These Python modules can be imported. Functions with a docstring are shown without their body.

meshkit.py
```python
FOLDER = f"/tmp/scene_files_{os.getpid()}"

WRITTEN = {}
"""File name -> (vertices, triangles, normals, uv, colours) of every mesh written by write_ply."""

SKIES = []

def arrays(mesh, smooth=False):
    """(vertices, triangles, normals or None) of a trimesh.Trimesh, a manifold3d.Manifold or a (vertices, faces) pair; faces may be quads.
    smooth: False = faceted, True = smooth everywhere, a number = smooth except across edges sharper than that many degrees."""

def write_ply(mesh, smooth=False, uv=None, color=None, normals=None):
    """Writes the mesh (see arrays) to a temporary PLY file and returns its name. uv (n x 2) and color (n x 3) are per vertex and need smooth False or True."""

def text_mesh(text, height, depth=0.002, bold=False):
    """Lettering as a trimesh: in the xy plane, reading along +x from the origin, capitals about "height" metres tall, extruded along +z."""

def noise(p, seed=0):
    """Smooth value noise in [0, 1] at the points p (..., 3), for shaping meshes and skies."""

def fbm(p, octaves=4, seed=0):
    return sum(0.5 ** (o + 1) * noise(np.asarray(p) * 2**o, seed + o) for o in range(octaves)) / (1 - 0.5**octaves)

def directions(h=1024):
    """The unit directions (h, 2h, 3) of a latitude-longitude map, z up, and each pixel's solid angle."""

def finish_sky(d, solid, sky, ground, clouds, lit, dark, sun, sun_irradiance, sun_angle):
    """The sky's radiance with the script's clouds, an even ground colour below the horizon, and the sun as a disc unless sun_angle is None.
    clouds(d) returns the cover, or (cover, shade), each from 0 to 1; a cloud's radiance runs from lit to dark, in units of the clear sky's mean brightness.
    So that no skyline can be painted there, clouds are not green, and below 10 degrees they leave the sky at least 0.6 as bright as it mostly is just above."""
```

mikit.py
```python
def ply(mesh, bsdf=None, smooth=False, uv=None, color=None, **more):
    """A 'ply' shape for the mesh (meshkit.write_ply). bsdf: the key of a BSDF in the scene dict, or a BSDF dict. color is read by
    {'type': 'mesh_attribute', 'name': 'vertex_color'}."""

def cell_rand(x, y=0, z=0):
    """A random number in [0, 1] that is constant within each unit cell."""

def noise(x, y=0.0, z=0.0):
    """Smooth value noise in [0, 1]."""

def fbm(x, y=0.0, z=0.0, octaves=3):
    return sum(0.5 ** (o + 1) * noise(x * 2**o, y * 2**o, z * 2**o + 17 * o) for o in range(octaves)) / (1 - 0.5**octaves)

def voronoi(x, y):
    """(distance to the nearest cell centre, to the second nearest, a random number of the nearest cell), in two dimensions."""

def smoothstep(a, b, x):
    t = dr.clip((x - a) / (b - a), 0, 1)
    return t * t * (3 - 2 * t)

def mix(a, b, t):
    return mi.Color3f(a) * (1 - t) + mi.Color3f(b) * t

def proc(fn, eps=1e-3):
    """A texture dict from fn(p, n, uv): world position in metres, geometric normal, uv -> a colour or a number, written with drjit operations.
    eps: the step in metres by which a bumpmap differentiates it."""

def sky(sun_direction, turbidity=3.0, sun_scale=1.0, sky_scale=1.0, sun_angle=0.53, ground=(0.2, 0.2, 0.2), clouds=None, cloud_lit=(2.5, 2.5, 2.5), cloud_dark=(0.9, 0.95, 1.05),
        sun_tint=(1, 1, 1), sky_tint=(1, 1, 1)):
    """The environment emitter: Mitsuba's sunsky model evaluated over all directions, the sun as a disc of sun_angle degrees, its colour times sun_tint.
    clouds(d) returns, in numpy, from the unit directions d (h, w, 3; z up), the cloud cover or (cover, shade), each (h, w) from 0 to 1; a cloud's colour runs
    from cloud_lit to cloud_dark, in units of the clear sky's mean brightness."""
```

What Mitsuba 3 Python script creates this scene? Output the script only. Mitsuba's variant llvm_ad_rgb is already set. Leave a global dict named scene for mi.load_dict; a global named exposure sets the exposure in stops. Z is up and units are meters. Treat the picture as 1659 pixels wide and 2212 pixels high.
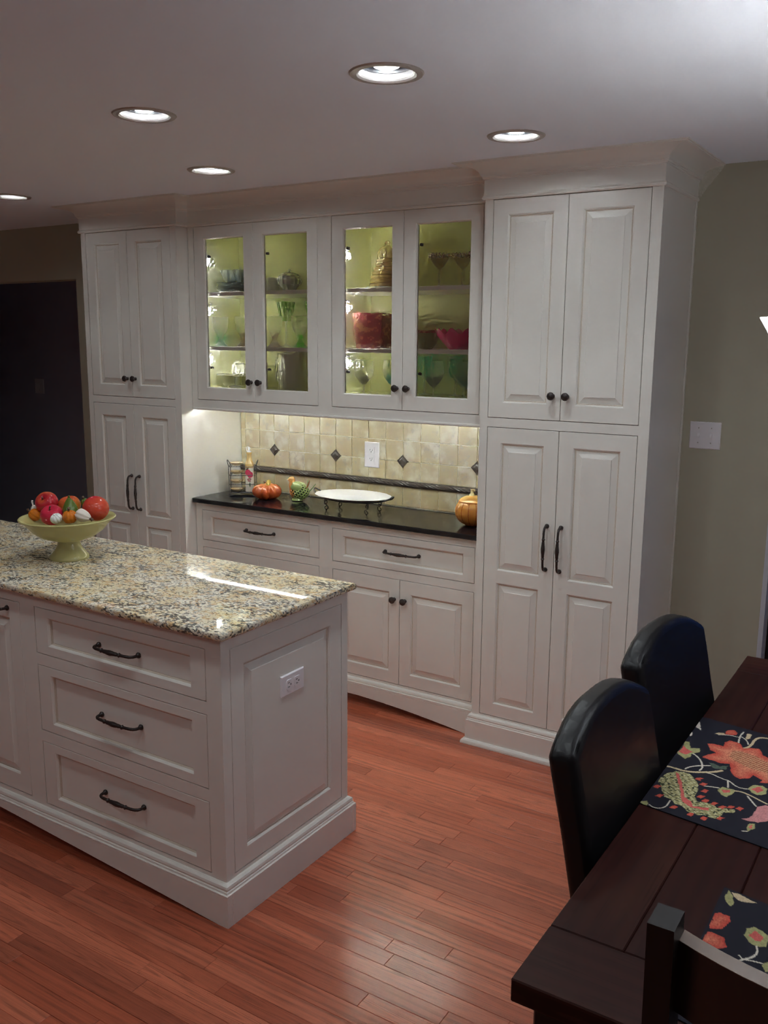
import math
import numpy as np, trimesh, manifold3d as m3, mitsuba as mi, drjit as dr
from shapely.geometry import Polygon, box as sbox, Point
import mikit, meshkit
from mikit import noise, fbm, voronoi, cell_rand, smoothstep, mix, proc, ply

T = mi.ScalarTransform4f
scene, labels = {}, {}
pi = math.pi

# ------------------------------------------------------------------ camera
CAM = np.array([1.67105, -3.34686, 1.71874]); yaw, pitch, roll = 0.566838, 0.186819, -0.0075435
cy, sy, cp, sp, cr, sr = math.cos(yaw), math.sin(yaw), math.cos(pitch), math.sin(pitch), math.cos(roll), math.sin(roll)
fwd = np.array([-sy * cp, cy * cp, -sp]); rgt = np.array([cy, sy, 0.0]); dwn = np.cross(fwd, rgt)
up = -(-rgt * sr + dwn * cr)
scene['camera'] = {'type': 'perspective', 'fov': math.degrees(2 * math.atan(829.5 / 1966.9)), 'fov_axis': 'x', 'near_clip': 0.05, 'far_clip': 60,
                   'to_world': T().look_at(origin=CAM.tolist(), target=(CAM + fwd).tolist(), up=up.tolist())}
# ------------------------------------------------------------------ light
exposure = 0.33
DUSK = [0.007, 0.033, 0.15]                    # the evening sky outside the patio door
CAN = [256.0, 281.0, 292.0]                    # radiance of a recessed bulb
STRIP = [192.0, 212.0, 192.0]                      # light bars under the wall cabinets
PUCK = [150.0, 150.0, 120.0]                      # small lamps inside the glass cabinets
CHBULB = [318.0, 298.0, 286.0]; SHADE = [10.6, 11.6, 12.3]
scene['evening_sky'] = {'type': 'constant', 'radiance': {'type': 'rgb', 'value': DUSK}}

# ------------------------------------------------------------------ helpers
def free(key):
    if key not in scene and key not in labels: return key
    n = 1
    while f'{key}_{n:03d}' in scene or f'{key}_{n:03d}' in labels: n += 1
    return f'{key}_{n:03d}'

def thing(name, label, cat, group=None):
    k = free(name); labels[k] = {'label': label, 'category': cat}
    if group: labels[k]['group'] = group
    return k

def put(name, mesh, mat, parent=None, label=None, kind=None, smooth=False, tf=None, **kw):
    k = free(f'{parent}__{name}' if parent else name)
    if isinstance(mesh, MB): mesh = mesh.mesh()
    d = mesh if isinstance(mesh, dict) else ply(mesh, mat, smooth=smooth, **kw)
    if tf is not None: d = {**d, 'to_world': tf}
    scene[k] = d
    if label or kind:
        labels[k] = {}
        if label: labels[k]['label'] = label
        if kind: labels[k]['kind'] = kind
    return k

def struct(name, mesh, mat, label, **kw):
    k = put(name, mesh, mat, **kw); labels[k] = {'label': label, 'kind': 'structure'}; return k

class MB:
    def __init__(s): s.v, s.f, s.n = [], [], 0
    def add(s, v, f):
        v = np.asarray(v, float).reshape(-1, 3); f = np.asarray(f, int)
        if f.shape[1] == 4: f = np.vstack([f[:, [0, 1, 2]], f[:, [0, 2, 3]]])
        s.v.append(v); s.f.append(f + s.n); s.n += len(v); return s
    def tm(s, m): return s.add(m.vertices, m.faces)
    def box(s, x0, x1, y0, y1, z0, z1):
        x0, x1 = min(x0, x1), max(x0, x1); y0, y1 = min(y0, y1), max(y0, y1); z0, z1 = min(z0, z1), max(z0, z1)
        v = [[x, y, z] for x in (x0, x1) for y in (y0, y1) for z in (z0, z1)]
        return s.add(v, [[0, 1, 3, 2], [4, 6, 7, 5], [0, 4, 5, 1], [2, 3, 7, 6], [0, 2, 6, 4], [1, 5, 7, 3]])
    def mesh(s): return trimesh.Trimesh(np.vstack(s.v), np.vstack(s.f), process=False)

def hull(p):
    m = m3.Manifold.hull_points(np.asarray(p, float)).to_mesh()
    return trimesh.Trimesh(m.vert_properties[:, :3], m.tri_verts, process=False)
def cbox(x0, x1, y0, y1, z0, z1, c=.002):
    p = []
    for sx, x in ((1, x0), (-1, x1)):
        for s_y, y in ((1, y0), (-1, y1)):
            for sz, z in ((1, z0), (-1, z1)):
                p += [[x, y + s_y * c, z + sz * c], [x + sx * c, y, z + sz * c], [x + sx * c, y + s_y * c, z]]
    return hull(p)
BALL = trimesh.creation.icosphere(2, 1.0)
def ball_hull(centres, r):
    return hull(np.vstack([BALL.vertices * rr + c for c, rr in zip(np.asarray(centres, float), np.broadcast_to(r, (len(centres),)))]))
def lathe(prof, n=40, close=False):
    prof = np.asarray(prof, float); a = np.arange(n) * 2 * pi / n; k = len(prof)
    v = np.stack([np.outer(prof[:, 0], np.cos(a)), np.outer(prof[:, 0], np.sin(a)), np.repeat(prof[:, 1:], n, 1)], -1).reshape(-1, 3)
    i, j = np.meshgrid(np.arange(k - 1), np.arange(n), indexing='ij'); j1 = (j + 1) % n
    f = np.stack([i * n + j, i * n + j1, (i + 1) * n + j1, (i + 1) * n + j], -1).reshape(-1, 4)
    m = MB().add(v, f)
    return m.mesh()
def spline(p, n=40):
    p = np.asarray(p, float)
    from scipy.interpolate import CubicSpline
    t = np.r_[0, np.cumsum(np.linalg.norm(np.diff(p, axis=0), axis=1) + 1e-9)]
    return CubicSpline(t, p)(np.linspace(0, t[-1], n))
def tube(p, r, sides=8, cap=True):
    p = np.asarray(p, float); n = len(p); r = np.broadcast_to(r, (n,))
    t = np.gradient(p, axis=0); t /= np.linalg.norm(t, axis=1, keepdims=True) + 1e-12
    a = np.cross(t[0], [0, 0, 1.0] if abs(t[0][2]) < .9 else [1.0, 0, 0]); a /= np.linalg.norm(a); A = []
    for k in range(n):
        a = a - t[k] * (a @ t[k]); a /= np.linalg.norm(a) + 1e-12; A.append(a)
    A = np.array(A); B = np.cross(t, A); g = np.arange(sides) * 2 * pi / sides
    v = p[:, None] + r[:, None, None] * (np.cos(g)[None, :, None] * A[:, None] + np.sin(g)[None, :, None] * B[:, None])
    i, j = np.meshgrid(np.arange(n - 1), np.arange(sides), indexing='ij'); j1 = (j + 1) % sides
    f = np.stack([i * sides + j, i * sides + j1, (i + 1) * sides + j1, (i + 1) * sides + j], -1).reshape(-1, 4)
    m = MB().add(v.reshape(-1, 3), f)
    if cap:
        for k, o in ((0, -1), (n - 1, 1)):
            ring = v[k]; c = p[k]
            idx = [[0, 1 + q, 1 + (q + 1) % sides] if o > 0 else [0, 1 + (q + 1) % sides, 1 + q] for q in range(sides)]
            m.add(np.vstack([c, ring]), idx)
    return m.mesh()
def moved(m, loc=(0, 0, 0), rz=0.0, scale=(1, 1, 1), rx=0.0, ry=0.0):
    m = m.copy(); v = np.array(m.vertices) * np.asarray(scale)
    for ax, a in ((0, rx), (1, ry), (2, rz)):
        if a:
            R = trimesh.transformations.rotation_matrix(a, np.eye(3)[ax])[:3, :3]; v = v @ R.T
    m.vertices = v + np.asarray(loc); return m
def cat(*ms): return trimesh.util.concatenate(ms)
def sweep(path, prof, close_back=True):
    """moulding profile (off, z) along a plan path with mitred corners; outward is to the right of the walk"""
    p = np.asarray(path, float); d = np.diff(p, axis=0); d /= np.linalg.norm(d, axis=1, keepdims=True)
    nrm = np.stack([d[:, 1], -d[:, 0]], 1); m = []
    for k in range(len(p)):
        if k == 0: m.append(nrm[0])
        elif k == len(p) - 1: m.append(nrm[-1])
        else: m.append((nrm[k - 1] + nrm[k]) / (1 + nrm[k - 1] @ nrm[k]))
    m = np.array(m); prof = np.asarray(prof, float); k = len(prof); mb = MB()
    for s in range(len(p) - 1):
        a = np.column_stack([p[s][None] + prof[:, :1] * m[s], prof[:, 1]]); b = np.column_stack([p[s + 1][None] + prof[:, :1] * m[s + 1], prof[:, 1]])
        f = [[q, k + q, k + q + 1, q + 1] for q in range(k - 1)]
        mb.add(np.vstack([a, b]), f)
    for s, flip in ((0, 0), (len(p) - 1, 1)):
        a = np.column_stack([p[s][None] + prof[:, :1] * m[s], prof[:, 1]])
        f = [[0, q, q + 1] for q in range(1, k - 1)]
        mb.add(a, [t[::-1] if flip else t for t in f])
    return mb.mesh()
# maps (u, w, d) of a flat front: u along, w up, d inward
def front(y): return lambda q: np.column_stack([q[:, 0], y + q[:, 2], q[:, 1]])
def endx(x): return lambda q: np.column_stack([x - q[:, 2], q[:, 0], q[:, 1]])
def rect(u0, u1, w0, w1, d): return np.array([[u0, w0, d], [u1, w0, d], [u1, w1, d], [u0, w1, d]], float)
def inset(r, a, d): return rect(r[0, 0] + a, r[1, 0] - a, r[0, 1] + a, r[2, 1] - a, d)
QUADS = [[0, 1, 5, 4], [1, 2, 6, 5], [2, 3, 7, 6], [3, 0, 4, 7]]
def rings(mb, seq, mp, cap=True):
    for a, b in zip(seq[:-1], seq[1:]): mb.add(mp(np.vstack([a, b])), QUADS)
    if cap: mb.add(mp(seq[-1]), [[0, 1, 2, 3]])
RAISED = [(.004, .0035), (.006, .008), (.010, .0085), (.0105, .0095), (.033, .0030), (.0345, .0008), (.036, .0005)]
FLAT = [(.003, .003), (.005, .006), (.010, .0125)]
def panel_front(u0, u1, w0, w1, openings, mp, style, th=.02, bev=.0012):
    """one door or drawer front: rails and stiles round one or more openings, each filled with a raised or flat panel"""
    mb = MB(); mb.glaze = MB(); r0 = rect(u0, u1, w0, w1, 0); o = sorted(openings, key=lambda q: q[2])
    gz = [(.0060, .0076), (.0102, .0082)] if style is RAISED else [(.0062, .0074), (.0100, .0121), (.0118, .0122)]
    rings(mb, [rect(u0, u1, w0, w1, th), rect(u0, u1, w0, w1, bev), inset(r0, bev, 0)], mp, cap=False)
    cuts = [w0 + bev] + [(a[3] + b[2]) / 2 for a, b in zip(o[:-1], o[1:])] + [w1 - bev]
    for k, q in enumerate(o):
        opening = rect(*q, 0)
        rings(mb, [rect(u0 + bev, u1 - bev, cuts[k], cuts[k + 1], 0), opening] + [inset(opening, a, d) for a, d in style], mp); rings(mb.glaze, [inset(opening, a, d) for a, d in gz], mp, cap=False)
    mb.add(mp(rect(u0, u1, w0, w1, th)), [[3, 2, 1, 0]])
    return mb
def ring_frame(u0, u1, w0, w1, q, mp, th=.02, bev=.0012, lip=.005):
    mb = MB(); r0 = rect(u0, u1, w0, w1, 0); o = rect(*q, 0)
    rings(mb, [rect(u0, u1, w0, w1, th), rect(u0, u1, w0, w1, bev), inset(r0, bev, 0), o, inset(o, lip * .5, .003), inset(o, lip, .009), inset(o, lip, th)], mp, cap=False)
    a, b = rect(u0, u1, w0, w1, th), inset(o, lip, th); mb.add(mp(np.vstack([b, a])), QUADS)
    return mb
def plate(poly, d0, d1, mp):
    mb = MB()
    for g in getattr(poly, 'geoms', [poly]):
        e = trimesh.creation.extrude_polygon(g, d1 - d0, engine='earcut'); v = np.array(e.vertices)
        mb.add(mp(np.column_stack([v[:, 0], v[:, 1], d1 - v[:, 2]])), e.faces)   # the face at d0 looks outward
    return mb
def put_front(name, mb, mat_, parent, label):
    k = put(name, mb, mat_, parent, label); put('glaze_line', mb.glaze, 'mat_glaze', k, 'brown glaze line around the panel'); return k
def mat(name, d, two=True):
    scene[name] = {'type': 'twosided', 'bsdf': d} if two else d
def rgb(*c): return {'type': 'rgb', 'value': list(c)}
def prin(c, rough=.5, spec=.5, **k):
    base = c if isinstance(c, dict) else rgb(*c)
    return {'type': 'principled', 'base_color': base, 'roughness': rough, 'specular': spec, **k}

# ------------------------------------------------------------------ materials
mat('mat_cabinet', prin((.70, .675, .62), .42, .4))
mat('mat_glaze', prin((.54, .47, .385), .45, .3))
mat('mat_ceiling', prin((.69, .74, .80), .9, .1))
mat('mat_wall', prin((.40, .375, .285), .75, .2)); mat('mat_cream_wall', prin((.74, .73, .72), .8, .2))
mat('mat_hall', prin((.47, .48, .57), .85, .1))
mat('mat_jamb', prin((.5, .52, .56), .4, .4)); mat('mat_trim', prin((.74, .72, .69), .4, .4))
mat('mat_inside', prin((.60, .60, .30), .6, .3))
mat('mat_shelf', prin((.78, .78, .70), .35, .4))
mat('mat_dark', prin((.02, .016, .014), .8, .1))
mat('mat_bronze', prin((.022, .015, .013), .38, .6, metallic=.35))
mat('mat_iron', prin((.016, .015, .016), .45, .5, metallic=.3))
mat('mat_plastic', prin((.80, .78, .80), .3, .5))
mat('mat_slot', prin((.03, .03, .035), .6, .2))
mat('mat_grout', prin((.66, .62, .48), .9, .1))
mat('mat_nickel', prin((.44, .40, .37), .35, .5, metallic=.45))
mat('mat_baffle', prin((.10, .11, .13), .3, .5)); mat('mat_lip', prin((.75, .76, .80), .35, .5))
mat('mat_chrome', {'type': 'roughconductor', 'alpha': .12, 'specular_reflectance': rgb(.8, .8, .8)})

def f_leather(p, n, uv): return .0012 * fbm(p.x * 60, p.y * 60, p.z * 60, 3) + .003 * noise(p.x * 13, p.y * 13, p.z * 13)
mat('mat_leather', {'type': 'bumpmap', 'arbitrary': {**proc(f_leather)}, 'scale': 1.0, 'bsdf': prin((.005, .0048, .0056), .34, .24)})

def f_black_granite(p, n, uv):
    s = noise(p.x * 420, p.y * 420, p.z * 420)
    return mix([.002, .002, .003], [.02, .023, .026], smoothstep(.80, .9, s))
mat('mat_black_granite', {'type': 'plastic', 'diffuse_reflectance': proc(f_black_granite), 'int_ior': 1.55})

def f_granite(p, n, uv):
    x, y, z = p.x, p.y, p.z
    w = fbm(x * 22, y * 22, z * 22, 3)
    xx, yy = x + .02 * fbm(x * 18, y * 18, z * 18, 2), y + .02 * fbm(x * 18, y * 18, z * 18 + 8.7, 2)
    a = fbm(xx * 66, yy * 90, z * 90 + 1.3, 3); b = fbm(xx * 120, yy * 170, z * 150 + 5.1, 3); c = fbm(xx * 105, yy * 185, z * 160 + 9.7, 3); e = fbm(xx * 170, yy * 250, z * 220, 2)
    col = mix([.655, .555, .365], [.74, .68, .55], smoothstep(.35, .62, w))
    col = mix(col, [.50, .31, .13], .8 * smoothstep(.50, .64, a))
    col = mix(col, [.23, .225, .20], .8 * smoothstep(.52, .62, b) * smoothstep(.40, .55, w))
    dark = smoothstep(.59, .65, c * .70 + .30 * fbm(x * 14, y * 20, z * 14, 2) + .03)
    col = mix(col, [.045, .045, .042], .9 * dark)
    col = mix(col, [.12, .05, .035], .8 * smoothstep(.68, .76, e))
    return mix(col, [.66, .63, .56], .5 * smoothstep(.70, .80, noise(x * 90 + 7, y * 120, z * 120)) * (1 - dark))
mat('mat_granite', prin(proc(f_granite), .03, .45))

def f_oak(p, n, uv):
    k = dr.floor((uv.x + 10) / 20); x = uv.x - 20 * k; m = dr.floor((uv.y + 1) / 2); v = uv.y - 2 * m
    r1, r2, r3, r4 = cell_rand(k, m, 1), cell_rand(k, m, 2), cell_rand(k, m, 3), cell_rand(k, m, 4)
    s = k * 3.7 + m * 1.9
    w = v - (r2 - .5) * .05 + .010 * (fbm(x * 2.5, s, 0.5, 2) - .5)
    warp = fbm(x * 3.0, v * 24, s, 3)
    g1 = x * (.7 + .5 * r3) + w * w * 800 + .30 * warp
    g2 = w * 26 + .35 * x * (r3 - .5) + .75 * warp + .25 * fbm(x * 1.3, v * 60, s + 9, 2)
    g = dr.select(r4 < .55, g1 * 52, g2 * 9.5)
    late = smoothstep(.25, .97, .5 + .5 * dr.sin(g)) * smoothstep(.25, .7, fbm(x * 7, v * 130, s, 3))
    streak = fbm(x * 3.5, v * 330, s + 2, 3)
    pores = smoothstep(.58, .82, noise(x * 22, v * 1150, s)) * (.3 + .7 * late)
    tone = smoothstep(0., 1., r1)
    col = mix([.335, .076, .036], [.47, .130, .068], tone)
    col = mix(col, [.235, .060, .032], .5 * dr.select(r3 > .86, mi.Float(1), mi.Float(0)))
    col = col * (.80 + .40 * fbm(x * 1.2, v * 16, s + 5, 3)) * (.80 + .40 * streak)
    col = mix(col, [.15, .034, .018], .50 * late)
    return mix(col, [.060, .014, .008], .5 * pores)
mat('mat_oak', prin(proc(f_oak), .25, .5))

def f_table(p, n, uv):
    k = dr.floor((uv.x + 10) / 20); x = uv.x - 20 * k; m = dr.floor((uv.y + 1) / 2); v = uv.y - 2 * m
    r1, r2 = cell_rand(k, m, 1), cell_rand(k, m, 2); s = k * 3.1 + m
    kx, kv = x - (r2 - .5) * 1.0, v - (r1 - .5) * .06
    knot = dr.exp(-(kx * kx * 350 + kv * kv * 1800))
    g = (v * 60 + 2.2 * fbm(x * 2.2, v * 14, s, 3) + 5 * knot)
    late = smoothstep(.2, .9, .5 + .5 * dr.sin(g * 3.1))
    col = mix([.024, .0055, .004], [.014, .0036, .0028], late * .45)
    col = col * (.75 + .5 * fbm(x * 1.6, v * 9, s + 3, 3)) * (.85 + .3 * r1)
    col = mix(col, [.050, .017, .009], .35 * smoothstep(.52, .72, fbm(x * 2.1 + 5, v * 7, s + 1, 3)))
    col = mix(col, [.010, .0035, .003], .8 * smoothstep(.35, .9, knot))
    return mix(col, [.010, .004, .003], .5 * smoothstep(.66, .82, noise(x * 11, v * 420, s)))
mat('mat_table', prin(proc(f_table), .45, .10))
mat('mat_espresso', prin((.008, .005, .0045), .42, .25))

def f_tile(p, n, uv):
    k = dr.floor((uv.x + 10) / 20); m = dr.floor((uv.y + 10) / 20); r1, r2 = cell_rand(k, m, 1), cell_rand(k, m, 2); s = k * 5.3 + m * 2.1
    a = fbm(p.x * 16 + s, p.z * 16, s, 4); b = fbm(p.x * 45, p.z * 45, s + 4, 3)
    col = mix([.46, .365, .195], [.385, .29, .155], r1)
    col = mix(col, [.52, .455, .30], smoothstep(.45, .7, a))
    col = mix(col, [.40, .27, .15], .6 * smoothstep(.50, .75, fbm(p.x * 11 + 9, p.z * 13 + s, 2.0, 3)) * (.4 + .6 * r2))
    return mix(col, [.34, .28, .20], .55 * smoothstep(.6, .78, b))
mat('mat_tile', prin(proc(f_tile), .38, .4))

def glass_sheet(c): return {'type': 'thindielectric', 'specular_transmittance': rgb(*c)}
for nm, c in dict(clear=(.96, .97, .95), teal=(.10, .55, .55), purple=(.30, .16, .28), green=(.18, .55, .08), smoke=(.42, .33, .22), indigo=(.22, .22, .30), steel=(.34, .42, .50), navy=(.20, .38, .55)).items():
    mat('mat_glass_' + nm, glass_sheet(c), False)
mat('mat_pane', {'type': 'dielectric', 'int_ior': 1.5}, False)
mat('mat_door_glass', {'type': 'thindielectric'}, False)
# ------------------------------------------------------------------ room
YB, ZC = .4475, 2.39
XL, XR, YF = -4.7, 3.3, -5.6            # room extents
HY = 1.62                                # the far wall of the hall behind the left opening
OP_L = (-4.2, -2.976, 2.068); OP_R = (1.055, 2.75, 2.06)
CANS = [(.326, -1.238), (-.546, -1.246), (.308, -.403), (-1.02, -.446), (-2.36, -.42), (.33, -1.99), (-.546, -2.06), (.33, -3.6), (-1.4, -3.2)]

holes = [Point(x, y).buffer(.086, 24) for x, y in CANS]
cp_ = sbox(XL, YF, XR, YB + .02)
for h in holes: cp_ = cp_.difference(h)
e = trimesh.creation.extrude_polygon(cp_, .02, engine='earcut'); e.apply_translation([0, 0, ZC])
struct('ceiling', e, 'mat_ceiling', 'matte off-white ceiling with recessed lights')
wall = sbox(XL, 0, XR, ZC + .02).difference(sbox(OP_L[0], -.1, OP_L[1], OP_L[2])).difference(sbox(OP_R[0], -.1, OP_R[1], OP_R[2]))
struct('wall_back', plate(wall, 0, .125, front(YB)), 'mat_wall', 'sage green wall behind the white cabinets')
struct('wall_left', MB().box(XL - .1, XL, YF, YB, 0, ZC), 'mat_cream_wall', 'pale wall at the left end of the kitchen')
struct('wall_right', MB().box(XR, XR + .1, YF, YB, 0, ZC), 'mat_cream_wall', 'pale wall at the right of the dining table')
struct('wall_front', MB().box(XL, XR, YF - .1, YF, 0, ZC), 'mat_cream_wall', 'pale wall behind the viewer')
struct('wall_hall', MB().box(-6.4, -2.4, HY, HY + .1, 0, 2.5), 'mat_hall', 'dim hallway wall seen through the left opening')
struct('wall_hall_end', MB().box(-2.5, -2.4, YB + .125, HY, 0, 2.5).box(-6.4, -6.3, YB, HY, 0, 2.5).box(-6.3, XL, YB, YB + .125, 0, 2.5), 'mat_hall', 'end walls of the dim hallway')
struct('ceiling_hall', MB().box(-6.4, -2.4, YB, HY + .1, 2.41, 2.5), 'mat_ceiling', 'hallway ceiling beyond the left opening')
struct('trim_1', MB().tm(cbox(.70, 1.0, YB - .014, YB, 0, .11, .003)), 'mat_trim', 'white baseboard to the right of the tall cabinet')
# patio door in the opening at the far right
struct('door_1', MB().box(OP_R[0], OP_R[0] + .018, YB - .001, YB + .135, 0, OP_R[2]).box(OP_R[1] - .018, OP_R[1], YB - .001, YB + .135, 0, OP_R[2]).box(OP_R[0] + .018, OP_R[1] - .018, YB - .001, YB + .135, OP_R[2] - .018, OP_R[2]), 'mat_jamb', 'dark doorway at the right edge with blue dusk outside')
fr = sbox(1.073, 0.0, 2.732, 2.042).difference(sbox(1.16, .1, 1.86, 1.95)).difference(sbox(1.94, .1, 2.645, 1.95))
put('frame', plate(fr, 0, .04, front(YB + .088)), 'mat_espresso', 'door_1', 'dark door frame')
for a, b in ((1.16, 1.86), (1.94, 2.645)):
    put('pane', MB().add([[a, YB + .11, .1], [b, YB + .11, .1], [b, YB + .11, 1.95], [a, YB + .11, 1.95]], [[0, 1, 2, 3]]), 'mat_door_glass', 'door_1')
mat('mat_patio', prin((.22, .21, .2), .9, .1))
struct('patio_ground', MB().box(-2.3, 9, YB + .125, 9, -.14, -.06), 'mat_patio', 'patio slab outside the door')

# floor: oak strips
rs = np.random.RandomState(5); PITCH = .0572
struct('floor', MB().box(XL, XR, YF, YB, -.05, -.012).box(-6.4, -2.4, YB, HY, -.05, -.012).box(OP_R[0], OP_R[1], YB, YB + .125, -.05, -.012), 'mat_dark', 'red oak strip floor')
def strip(x0, x1, y0, y1, k, m, dz=0.0):
    g, b = .0003, .0008; x0 += g; x1 -= g; y0 += g; y1 -= g; z = dz
    v = np.array([[x0, y0, -.011], [x1, y0, -.011], [x1, y1, -.011], [x0, y1, -.011], [x0, y0, z - b], [x1, y0, z - b], [x1, y1, z - b], [x0, y1, z - b],
                  [x0 + b, y0 + b, z], [x1 - b, y0 + b, z], [x1 - b, y1 - b, z], [x0 + b, y1 - b, z]])
    f = np.array(QUADS) ; f = np.vstack([f, f + 4, [[8, 9, 10, 11]]])
    uv = np.column_stack([(v[:, 0] + 1.0) + 20 * k, v[:, 1] - (y0 + y1) / 2 + 2 * m])
    return v, np.vstack([f[:, [0, 1, 2]], f[:, [0, 2, 3]]]), uv
def strips(x0, x1, y0, y1):
    out = []
    for r in range(int(math.floor(y0 / PITCH)), int(math.ceil(y1 / PITCH))):
        a, b = max(y0, r * PITCH), min(y1, (r + 1) * PITCH)
        if b - a < .004: continue
        x = x0 - rs.uniform(0, .7)
        while x < x1:
            L = rs.uniform(.32, 1.15)
            out.append((max(x, x0), min(x + L, x1), a, b, rs.randint(0, 90), rs.randint(0, 40), rs.uniform(-.0004, 0))); x += L
    return [o for o in out if o[1] - o[0] > .01]
y_a, y_b = -46 * PITCH, YB
near = strips(-1.45, 1.35, y_a, y_b)
hid = lambda o: (o[2] > -1.50 and o[3] < -.93 and o[1] < -.03) or (o[2] > .16 and o[0] > -2.3) or (o[1] < -.2 and o[2] > -.93 and o[0] < -.9)
seen = [o for o in near if not hid(o)]
seen.sort(key=lambda o: (o[2] - CAM[1]) ** 2 + (max(o[0], min(o[1], CAM[0])) - CAM[0]) ** 2)
for o in seen[:300]:
    v, f, uv = strip(*o); put('plank', trimesh.Trimesh(v, f, process=False), 'mat_oak', 'floor', uv=uv)
rest = seen[300:] + [o for o in near if hid(o)] + strips(XL, -1.45, YF, YB) + strips(1.35, XR, YF, YB) + strips(-1.45, 1.35, YF, y_a) + strips(-6.3, -2.4, YB, HY)
V, F, U, n = [], [], [], 0
for o in rest:
    v, f, uv = strip(*o); V.append(v); F.append(f + n); U.append(uv); n += len(v)
put('plank_field', trimesh.Trimesh(np.vstack(V), np.vstack(F), process=False), 'mat_oak', 'floor', kind='stuff', uv=np.vstack(U))

# recessed ceiling lights
trim_p = [(.0705, .0035), (.072, -.001), (.078, -.0045), (.085, -.003), (.089, -.0045), (.094, -.004), (.0975, 0), (.0975, .001)]
lip_p = [(.0705, .0035), (.0700, .006), (.0675, .0165)]
baf_p = [(.0675, .0165), (.066, .0175), (.064, .026), (.062, .027), (.058, .038), (.056, .039), (.052, .055), (.051, .07), (.0, .07)]
face_p = [(0, .0095), (.012, .0100), (.024, .0122), (.0335, .0160)]
bulb_p = [(.0335, .0160), (.0362, .0185), (.036, .024), (.030, .045), (.022, .062), (0, .064)]
names = {0: 'largest and nearest recessed ceiling light, right of the image centre', 1: 'recessed ceiling light above the island, second largest, left of centre',
         2: 'recessed ceiling light in front of the right tall cabinet', 3: 'recessed ceiling light in front of the left glass cabinet', 4: 'recessed ceiling light cut by the left edge of the photo'}
trim_d, baf_d, lip_d = ply(lathe(trim_p, 48), 'mat_nickel', smooth=40), ply(lathe(baf_p, 48), 'mat_baffle', smooth=20), ply(lathe(lip_p, 48), 'mat_lip', smooth=40)
bulb_d, face_d = ply(lathe(bulb_p, 32), 'mat_baffle', smooth=60), ply(lathe(face_p, 32), 'mat_plastic', smooth=60)
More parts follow.
